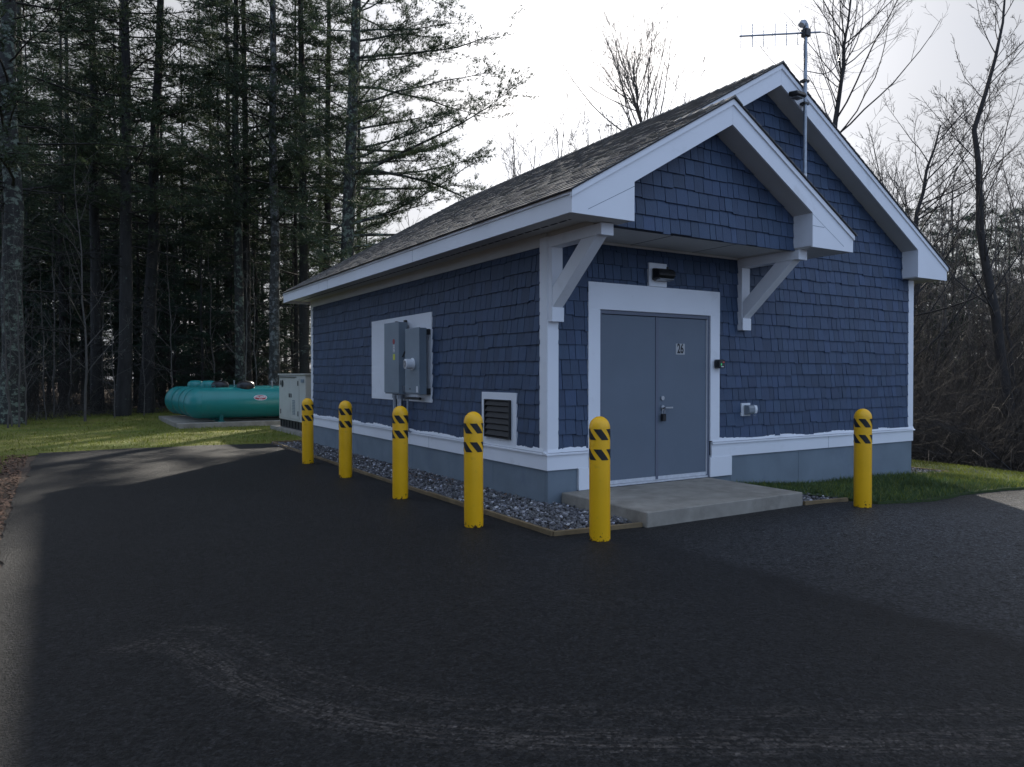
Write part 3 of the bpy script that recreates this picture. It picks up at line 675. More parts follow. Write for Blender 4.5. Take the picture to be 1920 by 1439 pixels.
for mb, root in rest.values(): tag(mb.build('roof_shingle', 'roof_shingle_mat', root, recalc=False), kind='stuff')
def ridge(x, z, y0, y1, root):
    y = y0; r = random.Random(5)
    while y < y1:
        ye = min(y + .16, y1); t = r.uniform(.6, 1.2); m_ = MB(); a = .12
        m_.add([(x - a, y, z - a * SL + .012), (x, y, z + .026), (x + a, y, z - a * SL + .012), (x - a, ye, z - a * SL + .004), (x, ye, z + .017), (x + a, ye, z - a * SL + .004),
                (x - a, y, z - a * SL), (x, y, z), (x + a, y, z - a * SL)], [(0, 1, 4, 3), (1, 2, 5, 4), (6, 7, 1, 0), (7, 8, 2, 1)], (t, t, t * .97, 1))
        m_.build('ridge_cap', 'roof_shingle_mat', root, recalc=False); y = ye
ridge(3.52, top_main(3.52) + th, YM - .035, YB, RL); ridge(PRX, top_porch(PRX) + th, YP - .035, YM - .03, PL)
# louvred vent in the left wall
vt = MB().prism([(.607, .60), (1.43, .60), (1.43, 1.235), (.607, 1.235)], 0, -.03, -.0).build('vent_frame', 'white_trim', B, bevel=.002)
MB().box(-.0312, -.022, .722, 1.315, .688, 1.142).build('vent_opening', 'ink_black', vt)
for k in range(6):
    z = .70 + k * .073
    MB().add([(-.036, .735, z), (-.036, 1.302, z), (-.058, .735, z + .012), (-.058, 1.302, z + .012), (-.034, .735, z + .066), (-.034, 1.302, z + .066)], [(0, 1, 3, 2), (2, 3, 5, 4), (0, 2, 4), (1, 5, 3)]).build('louver', 'louver_dark', vt)
lf = MB().box(-.060, -.0315, .716, .734, .682, 1.148).box(-.060, -.0315, 1.303, 1.321, .682, 1.148).box(-.0605, -.0315, .7342, 1.3028, 1.137, 1.149).box(-.0605, -.0315, .7342, 1.3028, .682, .696)
lf.build('louver_frame', 'louver_dark', vt)

# concrete stoop
tag(MB().box(.16, 2.45, -1.43, -.034, -.15, .145).build('concrete_stoop', 'concrete', None, bevel=.008), 'low grey concrete step slab below the double doors', 'step')
# ------------------------------------------------------------------ things fixed to the building
lamp = empty('wall_lamp', (1.58, 0, 2.65), label='black wall pack lamp on a white block above the double doors', cat='wall lamp')
MB().box(-.145, .14, -.045, -.001, -.141, .14).build('mounting_block', 'white_trim', lamp, bevel=.003)
MB().prism([(-.046, -.07), (-.15, -.055), (-.19, -.01), (-.17, .045), (-.12, .068), (-.046, .075)], 0, -.11, .16).build('lamp_housing', 'black_plastic', lamp, bevel=.012)
MB().prism([(-.08, -.078), (-.17, -.065), (-.165, -.052), (-.08, -.066)], 0, -.09, .14).build('lamp_lens', 'glass_lens', lamp)
MB().cyl((.09, -.11, .066), (.09, -.11, .095), .015, 10).build('photocell', 'black_plastic', lamp)
rd = empty('card_reader', (2.60, 0, 1.585), label='small black card reader with red and green lights beside the door', cat='card reader')
MB().box(-.055, .055, -.125, -.029, -.052, .058).build('reader_body', 'black_plastic', rd, bevel=.012)
MB().box(.005, .032, -.1275, -.126, .018, .030).build('red_light', 'led_red', rd); MB().box(-.030, -.012, -.1275, -.126, -.018, .008).build('green_light', 'led_green', rd)
MB().box(-.022, .018, -.1275, -.126, -.040, -.028).build('reader_label', 'sticker_white', rd)
ou = empty('outdoor_outlet', (3.15, -.0, .99), label='outdoor socket with white plate and grey bubble cover low on shingled wall', cat='outlet')
MB().box(-.085, .085, -.03, -.001, -.085, .085).build('plate', 'pvc_white', ou, bevel=.004)
MB().prism([(-.031, -.065), (-.10, -.060), (-.125, -.03), (-.125, .035), (-.10, .06), (-.031, .06)], 0, -.045, .075).build('bubble_cover', 'clear_grey', ou, bevel=.008)
MB().prism([(-.06, -.055), (-.105, -.05), (-.118, 0), (-.105, .055), (-.06, .06)], 0, .076, .13).build('cover_hinge', 'pvc_white', ou, bevel=.006)
MB().tube([(.07, -.09, -.068), (.09, -.095, -.085), (.11, -.09, -.068)], .004, 6).build('cord_loop', 'clear_grey', ou)

bb = MB().box(-.03, -.001, 2.89, 5.25, 1.05, 2.35).build('meter_backboard', 'white_trim', None, bevel=.002)
tag(bb, 'white painted backboard behind the grey electrical boxes on left wall', 'backboard')
dis = empty('disconnect_switch', (-.03, 3.95, 1.155), label='taller grey disconnect box with red dot and yellow sticker on backboard', cat='electrical box')
MB().box(-.165, -.035, -.285, .285, 0, 1.09).build('enclosure', 'box_grey', dis, bevel=.004)
MB().box(-.178, -.166, -.29, .288, .02, 1.095).build('cover', 'box_grey', dis, bevel=.003)
MB().box(-.034, -.001, -.2, -.14, 1.04, 1.13).box(-.034, -.001, .14, .2, 1.04, 1.13).build('mounting_ear', 'black_steel', dis)
MB().cyl((-.1785, -.10, .80), (-.182, -.10, .80), .04, 20).build('red_sticker', 'sticker_red', dis)
for k, z in enumerate((.735, .695, .655)):
    MB().box(-.1805, -.1785, -.135, -.075, z - .017, z + .017).build('white_sticker', 'sticker_white', dis)
    MB().box(-.1815, -.1808, -.125, -.095, z - .008, z + .004).build('sticker_print', 'ink_black', dis)
MB().box(-.1805, -.1785, -.15, -.07, .52, .61).build('yellow_sticker', 'sticker_yellow', dis)
MB().tube([(-.12, -.30, .56), (-.09, -.32, .64), (-.06, -.32, .66)], .012, 8).build('switch_lever', 'black_steel', dis)
MB().box(-.12, -.05, -.31, -.287, .04, .13).build('latch', 'galvanised', dis)
mt = empty('meter_box', (-.03, 3.17, 1.165), label='shorter grey meter box with round white socket beside the disconnect box', cat='electrical box')
MB().box(-.165, -.06, -.245, .245, 0, .955).build('enclosure', 'box_grey', mt, bevel=.004)
MB().box(-.178, -.166, -.25, .25, .02, .962).build('cover', 'box_grey', mt, bevel=.003)
MB().box(-.059, -.001, -.25, -.19, .0, .09).box(-.059, -.001, -.25, -.19, .86, .94).box(-.059, -.001, .15, .2, .4, .5).build('mounting_rail', 'black_steel', mt)
s_ = MB().lathe([(.0, -.30), (.055, -.30), (.072, -.295), (.072, -.19), (.088, -.188), (.088, -.1785)], (0, -.02, .44), 'x', 24).build('meter_socket', 'pvc_white', mt, smooth=True)
MB().cyl((-.301, -.02, .44), (-.304, -.02, .44), .052, 20).build('meter_glass', 'glass_lens', s_)
for a in range(6):
    c, q = math.cos(a * 1.047), math.sin(a * 1.047)
    MB().box(-.307, -.3045, -.02 + c * .03 - .006, -.02 + c * .03 + .006, .44 + q * .03 - .006, .44 + q * .03 + .006).build('meter_bolt', 'ink_black', s_)
MB().box(-.1805, -.1785, -.20, -.15, .03, .12).build('white_sticker', 'sticker_white', mt); MB().cyl((-.1785, .07, .08), (-.184, .07, .08), .012, 10).build('knob', 'black_steel', mt)
cd = empty('conduit', (-.10, 4.06, 0), label='tall grey conduit running from the disconnect box down to gravel', cat='conduit')
MB().cyl((0, 0, -.05), (0, 0, 1.13), .034, 16).build('pipe', 'galvanised', cd, smooth=True)
for z in (.70, .45, .20, 1.09): MB().cyl((0, 0, z), (0, 0, z + .06), .047, 16).build('coupling', 'galvanised', cd, smooth=True)
MB().box(.03, .1, -.05, .05, .82, .85).box(.03, .1, -.05, .05, .30, .33).build('strap', 'galvanised', cd)
cd2 = empty('conduit', (-.10, 3.86, 0), label='thicker shiny conduit stub under the disconnect box beside the tall one', cat='conduit')
MB().cyl((0, 0, .50), (0, 0, 1.13), .045, 16).build('pipe', 'steel', cd2, smooth=True); MB().cyl((0, 0, 1.08), (0, 0, 1.14), .058, 16).build('coupling', 'galvanised', cd2, smooth=True)
MB().tube([(0, 0, .52), (.04, 0, .47), (.10, 0, .45)], .045, 12).build('elbow', 'galvanised', cd2)
cd3 = empty('conduit', (-.09, 3.60, 0), label='thin grey conduit hanging below the gap between the two boxes', cat='conduit')
MB().cyl((0, 0, .62), (0, 0, 1.12), .016, 12).build('pipe', 'galvanised', cd3, smooth=True)
MB().cyl((.0, -.45, 1.10), (.0, .05, 1.10), .02, 12).build('cross_pipe', 'black_steel', cd3); MB().tube([(0, 0, .63), (.03, 0, .59), (.09, 0, .58)], .016, 8).build('elbow', 'galvanised', cd3)

# antenna on the main rake
an = empty('yagi_antenna', (3.93, YM - .06, 4.0), label='yagi antenna with vertical rods on a galvanised mast at the gable', cat='antenna')
MB().cyl((0, 0, 0), (0, 0, 2.02), .024, 12).build('mast', 'galvanised', an, smooth=True)
MB().cyl((0, 0, -.02), (0, 0, .13), .027, 12).build('mast_cap', 'pvc_white', an, smooth=True)
hd = MB().tube([(-.0, 0, 2.02), (0, 0, 2.08), (-.02, .0, 2.12), (-.05, .0, 2.13), (-.085, 0, 2.085)], .042, 12).build('weather_head', 'galvanised', an, smooth=True)
bx, by = RGT.x, RGT.y
z0, zs = 2.005, .02
bm_ = MB().cyl((-.88 * bx, -.88 * by, z0 - .045), (.20 * bx, .20 * by, z0 + .01), .012, 10).build('boom', 'galvanised', an, smooth=True)
for k in range(6):
    t = -.86 + k * .151; zc = z0 - .045 + (t + .88) / 1.08 * .055
    MB().cyl((t * bx, t * by, zc - .155), (t * bx, t * by, zc + .155), .0075, 6).build('element', 'galvanised', bm_)
MB().box(-.045, .05, -.05, .045, 1.95, 2.05).build('clamp', 'black_steel', an, bevel=.006)
cb = [(.20 * bx, .20 * by, z0 + .01)] + [(.20 * bx + .26 * math.sin(a) * bx, .2 * by + .26 * math.sin(a) * by, z0 - .27 + .28 * math.cos(a)) for a in np.linspace(.1, 3.0, 12)] + [(.03, 0, z0 - .5), (.025, 0, .3)]
MB().tube(cb, .006, 6).build('cable', 'black_plastic', an)
MB().tube([(-.03, -.02, 2.1), (-.06, -.03, 2.0), (-.035, -.02, 1.8), (-.03, 0, 1.5)], .006, 6).build('cable', 'black_plastic', an)
for z in (1.05, 1.35): MB().box(-.05, .05, -.03, .045, z, z + .03).build('bracket', 'black_steel', an)
sl_ = empty('gable_floodlight', (3.74, YM - .02, 5.14), label='small black floodlight on the main gable rake beside the mast', cat='floodlight')
MB().prism([(0, -.02), (-.13, -.045), (-.15, -.02), (-.13, .02), (0, .04)], 0, -.10, .08).build('lamp_housing', 'black_plastic', sl_, bevel=.006)
MB().box(-.08, .06, -.12, -.02, -.052, -.040).build('lamp_lens', 'glass_lens', sl_)

# ------------------------------------------------------------------ bollards
def copy_tree(o, parent=None):
    c = o.copy(); col.objects.link(c); c.parent = parent
    for ch in list(o.children): copy_tree(ch, c)
    return c
def make_bollard():
    root = empty('bollard', (0, 0, 0)); r = .092; H = 1.085; n = 32
    prof = [(r * .97, 0), (r, .012), (r, H - .10)] + [(r * math.cos(a), H - .10 + .10 * math.sin(a)) for a in np.linspace(.12, math.pi / 2 - .02, 9)]
    MB().lathe(prof + [(0.0005, H)], n=n).build('post', 'bollard_yellow', root, smooth=True)
    for zc in (.93, .755):
        rr = r + .0022
        for k in range(5):
            a0 = 2 * math.pi * k / 5; wa = 2 * math.pi / 5 * .60; sh = -.80; m_ = MB(); vs = []; fs = []
            nn = 5; nz_ = 5; hh = .047
            for j_ in range(nz_ + 1):
                for i in range(nn + 1):
                    tz = j_ / nz_ * 2 - 1; a = a0 + wa * i / nn + sh * .5 * tz
                    vs.append((rr * math.cos(a), rr * math.sin(a), zc + tz * hh))
            w_n = nn + 1
            fs = [(j_ * w_n + i, j_ * w_n + i + 1, (j_ + 1) * w_n + i + 1, (j_ + 1) * w_n + i) for j_ in range(nz_) for i in range(nn)]
            m_.add(vs, fs); m_.build('reflective_stripe', 'bollard_black', root, recalc=False)
    return root
bol = make_bollard()
bspots = [(-1.10, 5.33, 'yellow bollard farthest from the camera, at the back end of the gravel bed', .985, 0.3), (-1.12, 3.42, 'yellow bollard second from the back corner, in front of the shingled wall', 1.0, .62),
          (-1.16, 1.37, 'yellow bollard in front of the conduits and electrical boxes', 1.0, 1.0), (-1.20, -.50, 'yellow bollard left of the louvred vent', 1.012, .35),
          (-.535, -1.59, 'yellow bollard nearest the camera, at the corner before the double doors', 1.0, .05), (2.98, -1.80, 'yellow bollard on the right, standing at the edge of the lawn', 1.0, .85)]
for k, (x, y, lb, s, rz) in enumerate(bspots):
    o = bol if k == 0 else copy_tree(bol)
    o.location = (x, y, float(gz(x, y))); o.scale = (1, 1, s); o.rotation_euler = (R_(random.uniform(-.3, .3)), R_(random.uniform(-.3, .3)), rz * 1.3)
    tag(o, lb, 'bollard', 'yellow bollards round the building')

# ------------------------------------------------------------------ gravel bed, edging, stones
def edging(pts, label):
    e = empty('timber_edging', (pts[0][0], pts[0][1], 0), label=label, cat='edging', group='timber edging of the gravel beds')
    for a, b in zip(pts[:-1], pts[1:]):
        a = Vector((a[0], a[1], float(gz(*a)))); b = Vector((b[0], b[1], float(gz(*b)))); t = (b - a).normalized(); nn = Vector((-t.y, t.x, 0)) * .019
        L = (b - a).length; k = max(1, round(L / 2.4))
        for i in range(k):
            p, q = a + (b - a) * (i / k) + t * .002, a + (b - a) * ((i + 1) / k) - t * .002; up = Vector((0, 0, .042 + random.uniform(-.006, .006))); dn = Vector((0, 0, -.05)); o = Vector((pts[0][0], pts[0][1], 0))
            vs = [p - nn + dn, q - nn + dn, q + nn + dn, p + nn + dn, p - nn + up, q - nn + up, q + nn + up, p + nn + up]
            MB().add([v - o for v in vs], [(0, 3, 2, 1), (4, 5, 6, 7), (0, 1, 5, 4), (1, 2, 6, 5), (2, 3, 7, 6), (3, 0, 4, 7)]).build('board', 'timber_edging', e, bevel=.003)
edging([(.155, -1.36), (-.80, -1.25), (-.78, 4.0), (-.73, 9.19), (.3, 9.20)], 'thin brown timber edging round the long gravel bed on the left side')
edging([(2.47, -1.43), (3.22, -1.45)], 'short timber edging between the concrete step and the right bollard')
edging([(7.1, -.10), (7.98, -.10), (7.98, 3.2)], 'timber edging of the gravel strip beyond the right corner')
ico_v = None
def stones(name, regions, dens, label, seed):
    import bmesh
    r = np.random.default_rng(seed); bm = bmesh.new(); bmesh.ops.create_icosphere(bm, subdivisions=1, radius=1); bv = np.array([v.co[:] for v in bm.verts]); bf = np.array([[v.index for v in f.verts] for f in bm.faces]); bm.free()
    pts = []
    for (x0, x1, y0, y1, zb) in regions:
        n = int((x1 - x0) * (y1 - y0) * dens); p = np.stack([r.uniform(x0, x1, n), r.uniform(y0, y1, n)], -1)
        pts.append(np.column_stack([p, gz(p[:, 0], p[:, 1]) + zb + r.uniform(-.018, .022, n)]))
    P = np.concatenate(pts); n = len(P)
    S = r.uniform(.011, .027, (n, 1)) * r.uniform(.6, 1.25, (n, 3)); S[:, 2] *= .75
    jit = r.uniform(.72, 1.2, (n, len(bv), 1)); L = bv[None] * jit * S[:, None]
    a = r.uniform(0, 6.28, n); b = r.uniform(-.8, .8, n); ca, sa, cb_, sb = np.cos(a), np.sin(a), np.cos(b), np.sin(b)
    Rm = np.stack([np.stack([ca, -sa * cb_, sa * sb], -1), np.stack([sa, ca * cb_, -ca * sb], -1), np.stack([0 * a, sb, cb_], -1)], 1)
    V = np.einsum('nij,nkj->nki', Rm, L) + P[:, None]
    F = (bf[None] + (np.arange(n) * len(bv))[:, None, None]).reshape(-1, 3)
    t = r.choice([.35, .6, .8, 1., 1.35, 2.0, 3.6], n, p=[.14, .2, .2, .2, .13, .08, .05]); tn = np.stack([t, t * .99, t * r.uniform(.93, 1.08, n), np.ones(n)], -1)
    me = np_mesh(name, V.reshape(-1, 3), F, tone=np.repeat(tn, len(bv), 0)); tag(link_mesh(name, me, 'stone_grey'), label, 'gravel', kind='stuff')
stones('crushed_stone', [(-.77, -.0, -.02, 9.15, .0), (-.77, -.0, -.02, 4, .012), (-.78, .155, -1.24, -.0, 0), (-.75, .155, -1.2, -.0, .015), (-.05, .15, -.03, .0, .0), (0, .3, 8.85, 9.15, 0)], 1150, 'grey crushed stone in the drip bed along the left wall', 1)
stones('crushed_stone', [(2.46, 3.3, -1.42, -.45, .0), (2.46, 2.8, -.5, 0, 0)], 1400, 'grey crushed stone in a wedge right of the concrete step', 2)
stones('crushed_stone', [(7.1, 7.95, -.06, 3.0, .02)], 700, 'grey crushed stone strip beyond the right corner of the building', 3)
tag(MB().box(-.79, 0.15, -1.23, 0, -.1, .006).box(-.79, .05, 0.001, 9.17, -.1, .006).build('gravel_bed', 'shoulder_soil', None), kind='structure')
tag(poly_sheet('gravel_bed', [(2.455, -1.43), (3.3, -1.44), (2.9, -.4), (2.455, -.02)], .004, 'shoulder_soil'), kind='structure')

def leaves(name, n, region, size, m, label, cat, seed, zup=.03):
    r = np.random.default_rng(seed); x0, x1, y0, y1 = region
    P = np.column_stack([r.uniform(x0, x1, n), r.uniform(y0, y1, n)]); P = np.column_stack([P, gz(P[:, 0], P[:, 1]) + zup + r.uniform(0, .01, n)])
    a = r.uniform(0, 6.28, n); s = r.uniform(.5, 1.2, n) * size; tl = r.uniform(-.3, .3, (n, 2)) * s[:, None]
    q = [(-.5, 0), (0, -.32), (.5, 0), (0, .32)]
    V = np.stack([np.column_stack([P[:, 0] + s * (np.cos(a) * u - np.sin(a) * v), P[:, 1] + s * (np.sin(a) * u + np.cos(a) * v), P[:, 2] + tl[:, 0] * u + tl[:, 1] * v + (.3 * s * v * v * 3)]) for u, v in q], 1)
    F = np.arange(4 * n).reshape(-1, 4); tag(link_mesh(name, np_mesh(name, V.reshape(-1, 3), F), m), label, cat, kind='stuff')
leaves('fallen_leaves', 90, (-.5, -.05, .5, 3.0), .05, 'leaf_litter', 'few brown fallen leaves lying on the crushed stone by the wall', 'leaves', 4, .045)
leaves('fallen_leaves', 26000, (-9.5, -5.04, -1, 9.3), .055, 'leaf_litter', 'brown leaf litter scattered over the dirt shoulder left of the asphalt', 'leaves', 5, .0)

# ------------------------------------------------------------------ grass
def inpoly(P, poly):
    x, y = P[:, 0], P[:, 1]; ins = np.zeros(len(P), bool); n = len(poly); j = n - 1
    for i in range(n):
        xi, yi = poly[i]; xj, yj = poly[j]
        c = ((yi > y) != (yj > y)) & (x < (xj - xi) * (y - yi) / (yj - yi + 1e-12) + xi); ins ^= c; j = i
    return ins
def grass(name, poly, box, n, h, wd, zoff, m, label, seed, frustum=True):
    r = np.random.default_rng(seed); P = np.column_stack([r.uniform(box[0], box[1], n), r.uniform(box[2], box[3], n)]); P = P[inpoly(P, poly)]
    d = P - np.array([CAM.x, CAM.y]); dep = d @ np.array([FWD.x, FWD.y]); lat = d @ np.array([RGT.x, RGT.y]); P = P[(dep > 1) & (np.abs(lat) < dep * .78 + 1.0)]
    n = len(P); a = r.uniform(0, 6.28, n); hh = h * r.uniform(.5, 1.25, n) * (1 + .3 * np.sin(P[:, 0] * 1.3) * np.cos(P[:, 1] * 1.1)); wv = wd * r.uniform(.7, 1.3, n)
    z = gz(P[:, 0], P[:, 1]) + zoff; ln = r.normal(0, .45, (n, 2)) * hh[:, None]
    V = np.stack([np.column_stack([P[:, 0] - np.cos(a) * wv, P[:, 1] - np.sin(a) * wv, z]), np.column_stack([P[:, 0] + np.cos(a) * wv, P[:, 1] + np.sin(a) * wv, z]), np.column_stack([P[:, 0] + ln[:, 0], P[:, 1] + ln[:, 1], z + hh])], 1)
    tag(link_mesh(name, np_mesh(name, V.reshape(-1, 3), np.arange(3 * n).reshape(-1, 3)), m), label, 'grass', kind='stuff')
grass('grass', lawn_left, (-20, 22, 3, 31), 150000, .055, .008, .0, 'grass_lawn', 'short yellow green grass of the far lawn before the woods', 21)
grass('grass', front_lawn, (2.4, 7.6, -3.2, 3), 62000, .06, .004, .025, 'grass_front_shaded', 'shaded darker green grass before the right half of the gable wall', 22)
grass('grass', front_lawn, (6.9, 19, -3.2, 3), 95000, .05, .005, .025, 'grass_lawn', 'sunlit yellow green grass beyond the right corner of the building', 26)  # yellower copy of the front grass puts the sunlight into its colour
grass('grass', front_lawn, (2.4, 8, -3.2, 3), 9000, .085, .004, .025, 'grass_lawn', 'pale dry blades scattered in the lawn on the right', 23)
sh_poly = [(-5.3, 9.0), (-5.25, 3), (-9, 3), (-14, 9.4)]
grass('grass', sh_poly, (-14, -5, 2, 10), 7000, .07, .006, .0, 'grass_lawn', 'thin dry grass creeping over the dirt shoulder', 24)

# ------------------------------------------------------------------ gas tanks, generator
tag(MB().box(-1.83, 5.6, 14.9, 19.35, -.05, .13).build('concrete_pad', 'concrete', None, bevel=.01), 'flat concrete pad under the teal gas tanks', 'concrete pad')
def make_tank(first):
    root = empty('gas_tank', (0, 0, .13)); r = .50; L = 4.95; zc = .60
    def prof(s=1.0):
        e = [(r * math.sin(a), .40 - .40 * math.cos(a)) for a in np.linspace(.03, math.pi / 2, 10)]
        return e + [(r, .41), (r, L - .41)] + [(q, L - h_) for q, h_ in e[::-1]]
    MB().lathe(prof(), (0, 0, zc), 'x', 40).build('tank_shell', 'tank_teal', root, smooth=True)
    for x in (.42, L / 2 - .3, L - .42): MB().lathe([(r, x - .012), (r + .004, x - .010), (r + .004, x + .010), (r, x + .012)], (0, 0, zc), 'x', 40).build('weld_seam', 'tank_teal', root, smooth=True)
    for x in (.95, L - .95):
        MB().prism([(-.30, 0), (.30, 0), (.36, .28), (-.36, .28)], 0, x - .05, x + .05).build('saddle', 'tank_edge', root)
        MB().box(x - .09, x + .09, -.32, .32, .0, .03).build('saddle_foot', 'tank_edge', root)
    for x in (.78, L - .78):
        MB().tube([(x, 0, zc + r - .01)] + [(x + .055 * math.cos(a), 0, zc + r + .03 + .05 * math.sin(a)) for a in np.linspace(-.6, 3.7, 9)], .009, 6).build('lifting_lug', 'tank_edge', root)
    return root
tk = make_tank(True)
tys = [15.45, 16.48, 17.51, 18.54]; lids = ['black_plastic', 'black_plastic', 'tank_teal', 'tank_teal']
tlab = ['teal gas tank nearest the lawn, with the red oval emblem on its side', 'teal gas tank second from the lawn, with a black dome lid', 'teal gas tank third from the lawn, mostly behind the others', 'teal gas tank at the back of the pad next to the woods']
tanks = []
for k, y in enumerate(tys):
    o = tk if k == 0 else copy_tree(tk)
    o.location = (-1.62 + (0, .0, -.05, -.12)[k], y, .13); o.scale = (1, .88, .87); tag(o, tlab[k], 'gas tank', 'teal gas tanks on the pad'); tanks.append(o)
for k, o in enumerate(tanks):
    cx = (1.66, 1.15, 1.05, .9)[k]
    if k < 3 or True:
        MB().lathe([(.235, 1.02), (.25, 1.05), (.25, 1.17), (.22, 1.25), (.15, 1.30), (.0005, 1.315)], (cx, 0, 0), 'z', 20).build('dome_lid', lids[k], o, smooth=True)
    MB().cyl((cx + .75, 0, 1.09), (cx + .75, 0, 1.28), .02, 10).cyl((cx + .75, 0, 1.28), (cx + .75, 0, 1.31), .028, 10).build('relief_valve', 'steel', o)
    MB().tube([(cx + .2, 0, 1.13), (cx + .5, .0, 1.15), (cx + .9, .0, 1.14)], .012, 6).build('pipe', 'tank_edge', o)
# emblem on the front tank: oval plate following the curve
def decal(rx, rz_, x0, zc, off, name, m, parent):
    m_ = MB(); n = 28; vs = [(x0, 0)] + [(x0 + rx * math.cos(a), rz_ * math.sin(a)) for a in [2 * math.pi * i / n for i in range(n)]]
    P = []
    for x, s in vs:
        ang = (zc + s) / .50; P.append((x, -(.50 + off) * math.cos(ang), .60 + (.50 + off) * math.sin(ang)))
    m_.add(P, [(0, 1 + i, 1 + (i + 1) % n) for i in range(n)]); return m_.build(name, m, parent, recalc=False)
em = decal(.185, .095, 1.98, .17, .003, 'emblem', 'sticker_white', tanks[0])
decal(.165, .078, 1.98, .17, .0045, 'emblem_oval', 'sticker_red', em)
for txt, sz, s0 in (('PALMER', .085, .185), ('GAS', .055, .115)):
    tmh = text_mesh(txt, sz, 0)
    for v in tmh.vertices:
        ang = (s0 + v.co.y) / .50; v.co = Vector((1.98 + v.co.x * .95, -(.507) * math.cos(ang), .60 + .507 * math.sin(ang)))
    tmh.materials.clear(); link_mesh('emblem_lettering', tmh, 'sticker_white', em)
MB().box(1.83, 2.13, -.494, -.489, .60, .625).build('emblem_strip', 'sticker_white', em) if False else None

gn = empty('generator', (.40, 10.7, .0), label='beige standby generator cabinet behind the back corner of the building', cat='generator')
MB().box(0, .0 + 1.15, 0, 2.4, .30, 1.44).build('cabinet', 'gen_beige', gn, bevel=.01)
MB().box(-.03, 1.18, -.03, 2.43, 1.441, 1.475).build('cabinet_roof', 'gen_beige', gn, bevel=.006)
MB().box(-.035, -.001, .75, 2.38, 1.385, 1.40).build('rain_rail', 'black_steel', gn)
for y0, y1 in ((.50, 1.24), (1.26, 2.28)): MB().box(-.014, -.001, y0, y1, .36, 1.36).build('cabinet_door', 'gen_beige', gn, bevel=.004)
for y, z in ((1.17, .88), (1.33, .88)): MB().box(-.03, -.0145, y - .03, y + .03, z, z + .10).build('latch', 'black_steel', gn, bevel=.004)
for y, z in ((.56, 1.18), (.56, .44), (2.18, 1.18), (2.18, .44)): MB().box(-.026, -.0145, y - .02, y + .02, z, z + .12).build('hinge', 'black_steel', gn)
MB().cyl((-.0145, 2.0, 1.22), (-.026, 2.0, 1.22), .09, 18).build('vent_cap', 'black_steel', gn); MB().box(-.02, -.001, .08, .32, 1.26, 1.34).build('nameplate', 'box_grey', gn)
gr = MB().box(-.018, -.0145, .84, 1.08, .46, .82).build('grille', 'box_grey', gn)
for k in range(9): MB().box(-.026, -.0185, .85, 1.07, .475 + k * .038, .49 + k * .038).build('grille_slat', 'gen_beige', gr)
MB().box(.02, 1.13, .02, 2.38, .10, .299).build('base_frame', 'black_steel', gn)
for k in range(9): MB().box(.0, .019, .08 + k * .27, .13 + k * .27, .12, .29).build('base_rib', 'louver_dark', gn)
MB().box(-.12, 1.3, -.12, 2.9, -.05, .095).build('pad', 'concrete', gn, bevel=.008)

# ------------------------------------------------------------------ trees
def curve_path(p0, d0, L, n, bend, r, up=0.0):
    p = np.array(p0, float); d = np.array(d0, float); d /= np.linalg.norm(d); P = [p.copy()]; s = L / (n - 1)
    for _ in range(n - 1):
        d = d + r.normal(0, bend, 3) + np.array([0, 0, up]); d /= np.linalg.norm(d); p = p + d * s; P.append(p.copy())
    return np.array(P)
def needles(C, Dr, M_, L, wd, r, spread=.8):
    """tufts of M_ narrow blades at C around direction Dr"""
    n = len(C); C = np.repeat(C, M_, 0); D0 = np.repeat(Dr, M_, 0) + r.normal(0, spread, (n * M_, 3)); D0 /= np.linalg.norm(D0, axis=1, keepdims=True)
    S = np.cross(D0, r.normal(0, 1, (n * M_, 3))); S /= np.linalg.norm(S, axis=1, keepdims=True); l = L * r.uniform(.6, 1.2, (n * M_, 1)); w_ = wd * r.uniform(.7, 1.3, (n * M_, 1))
    b = C + D0 * l * -.15
    V = np.stack([b - S * w_ * .5, b + S * w_ * .5, C + D0 * l], 1); return V.reshape(-1, 3)
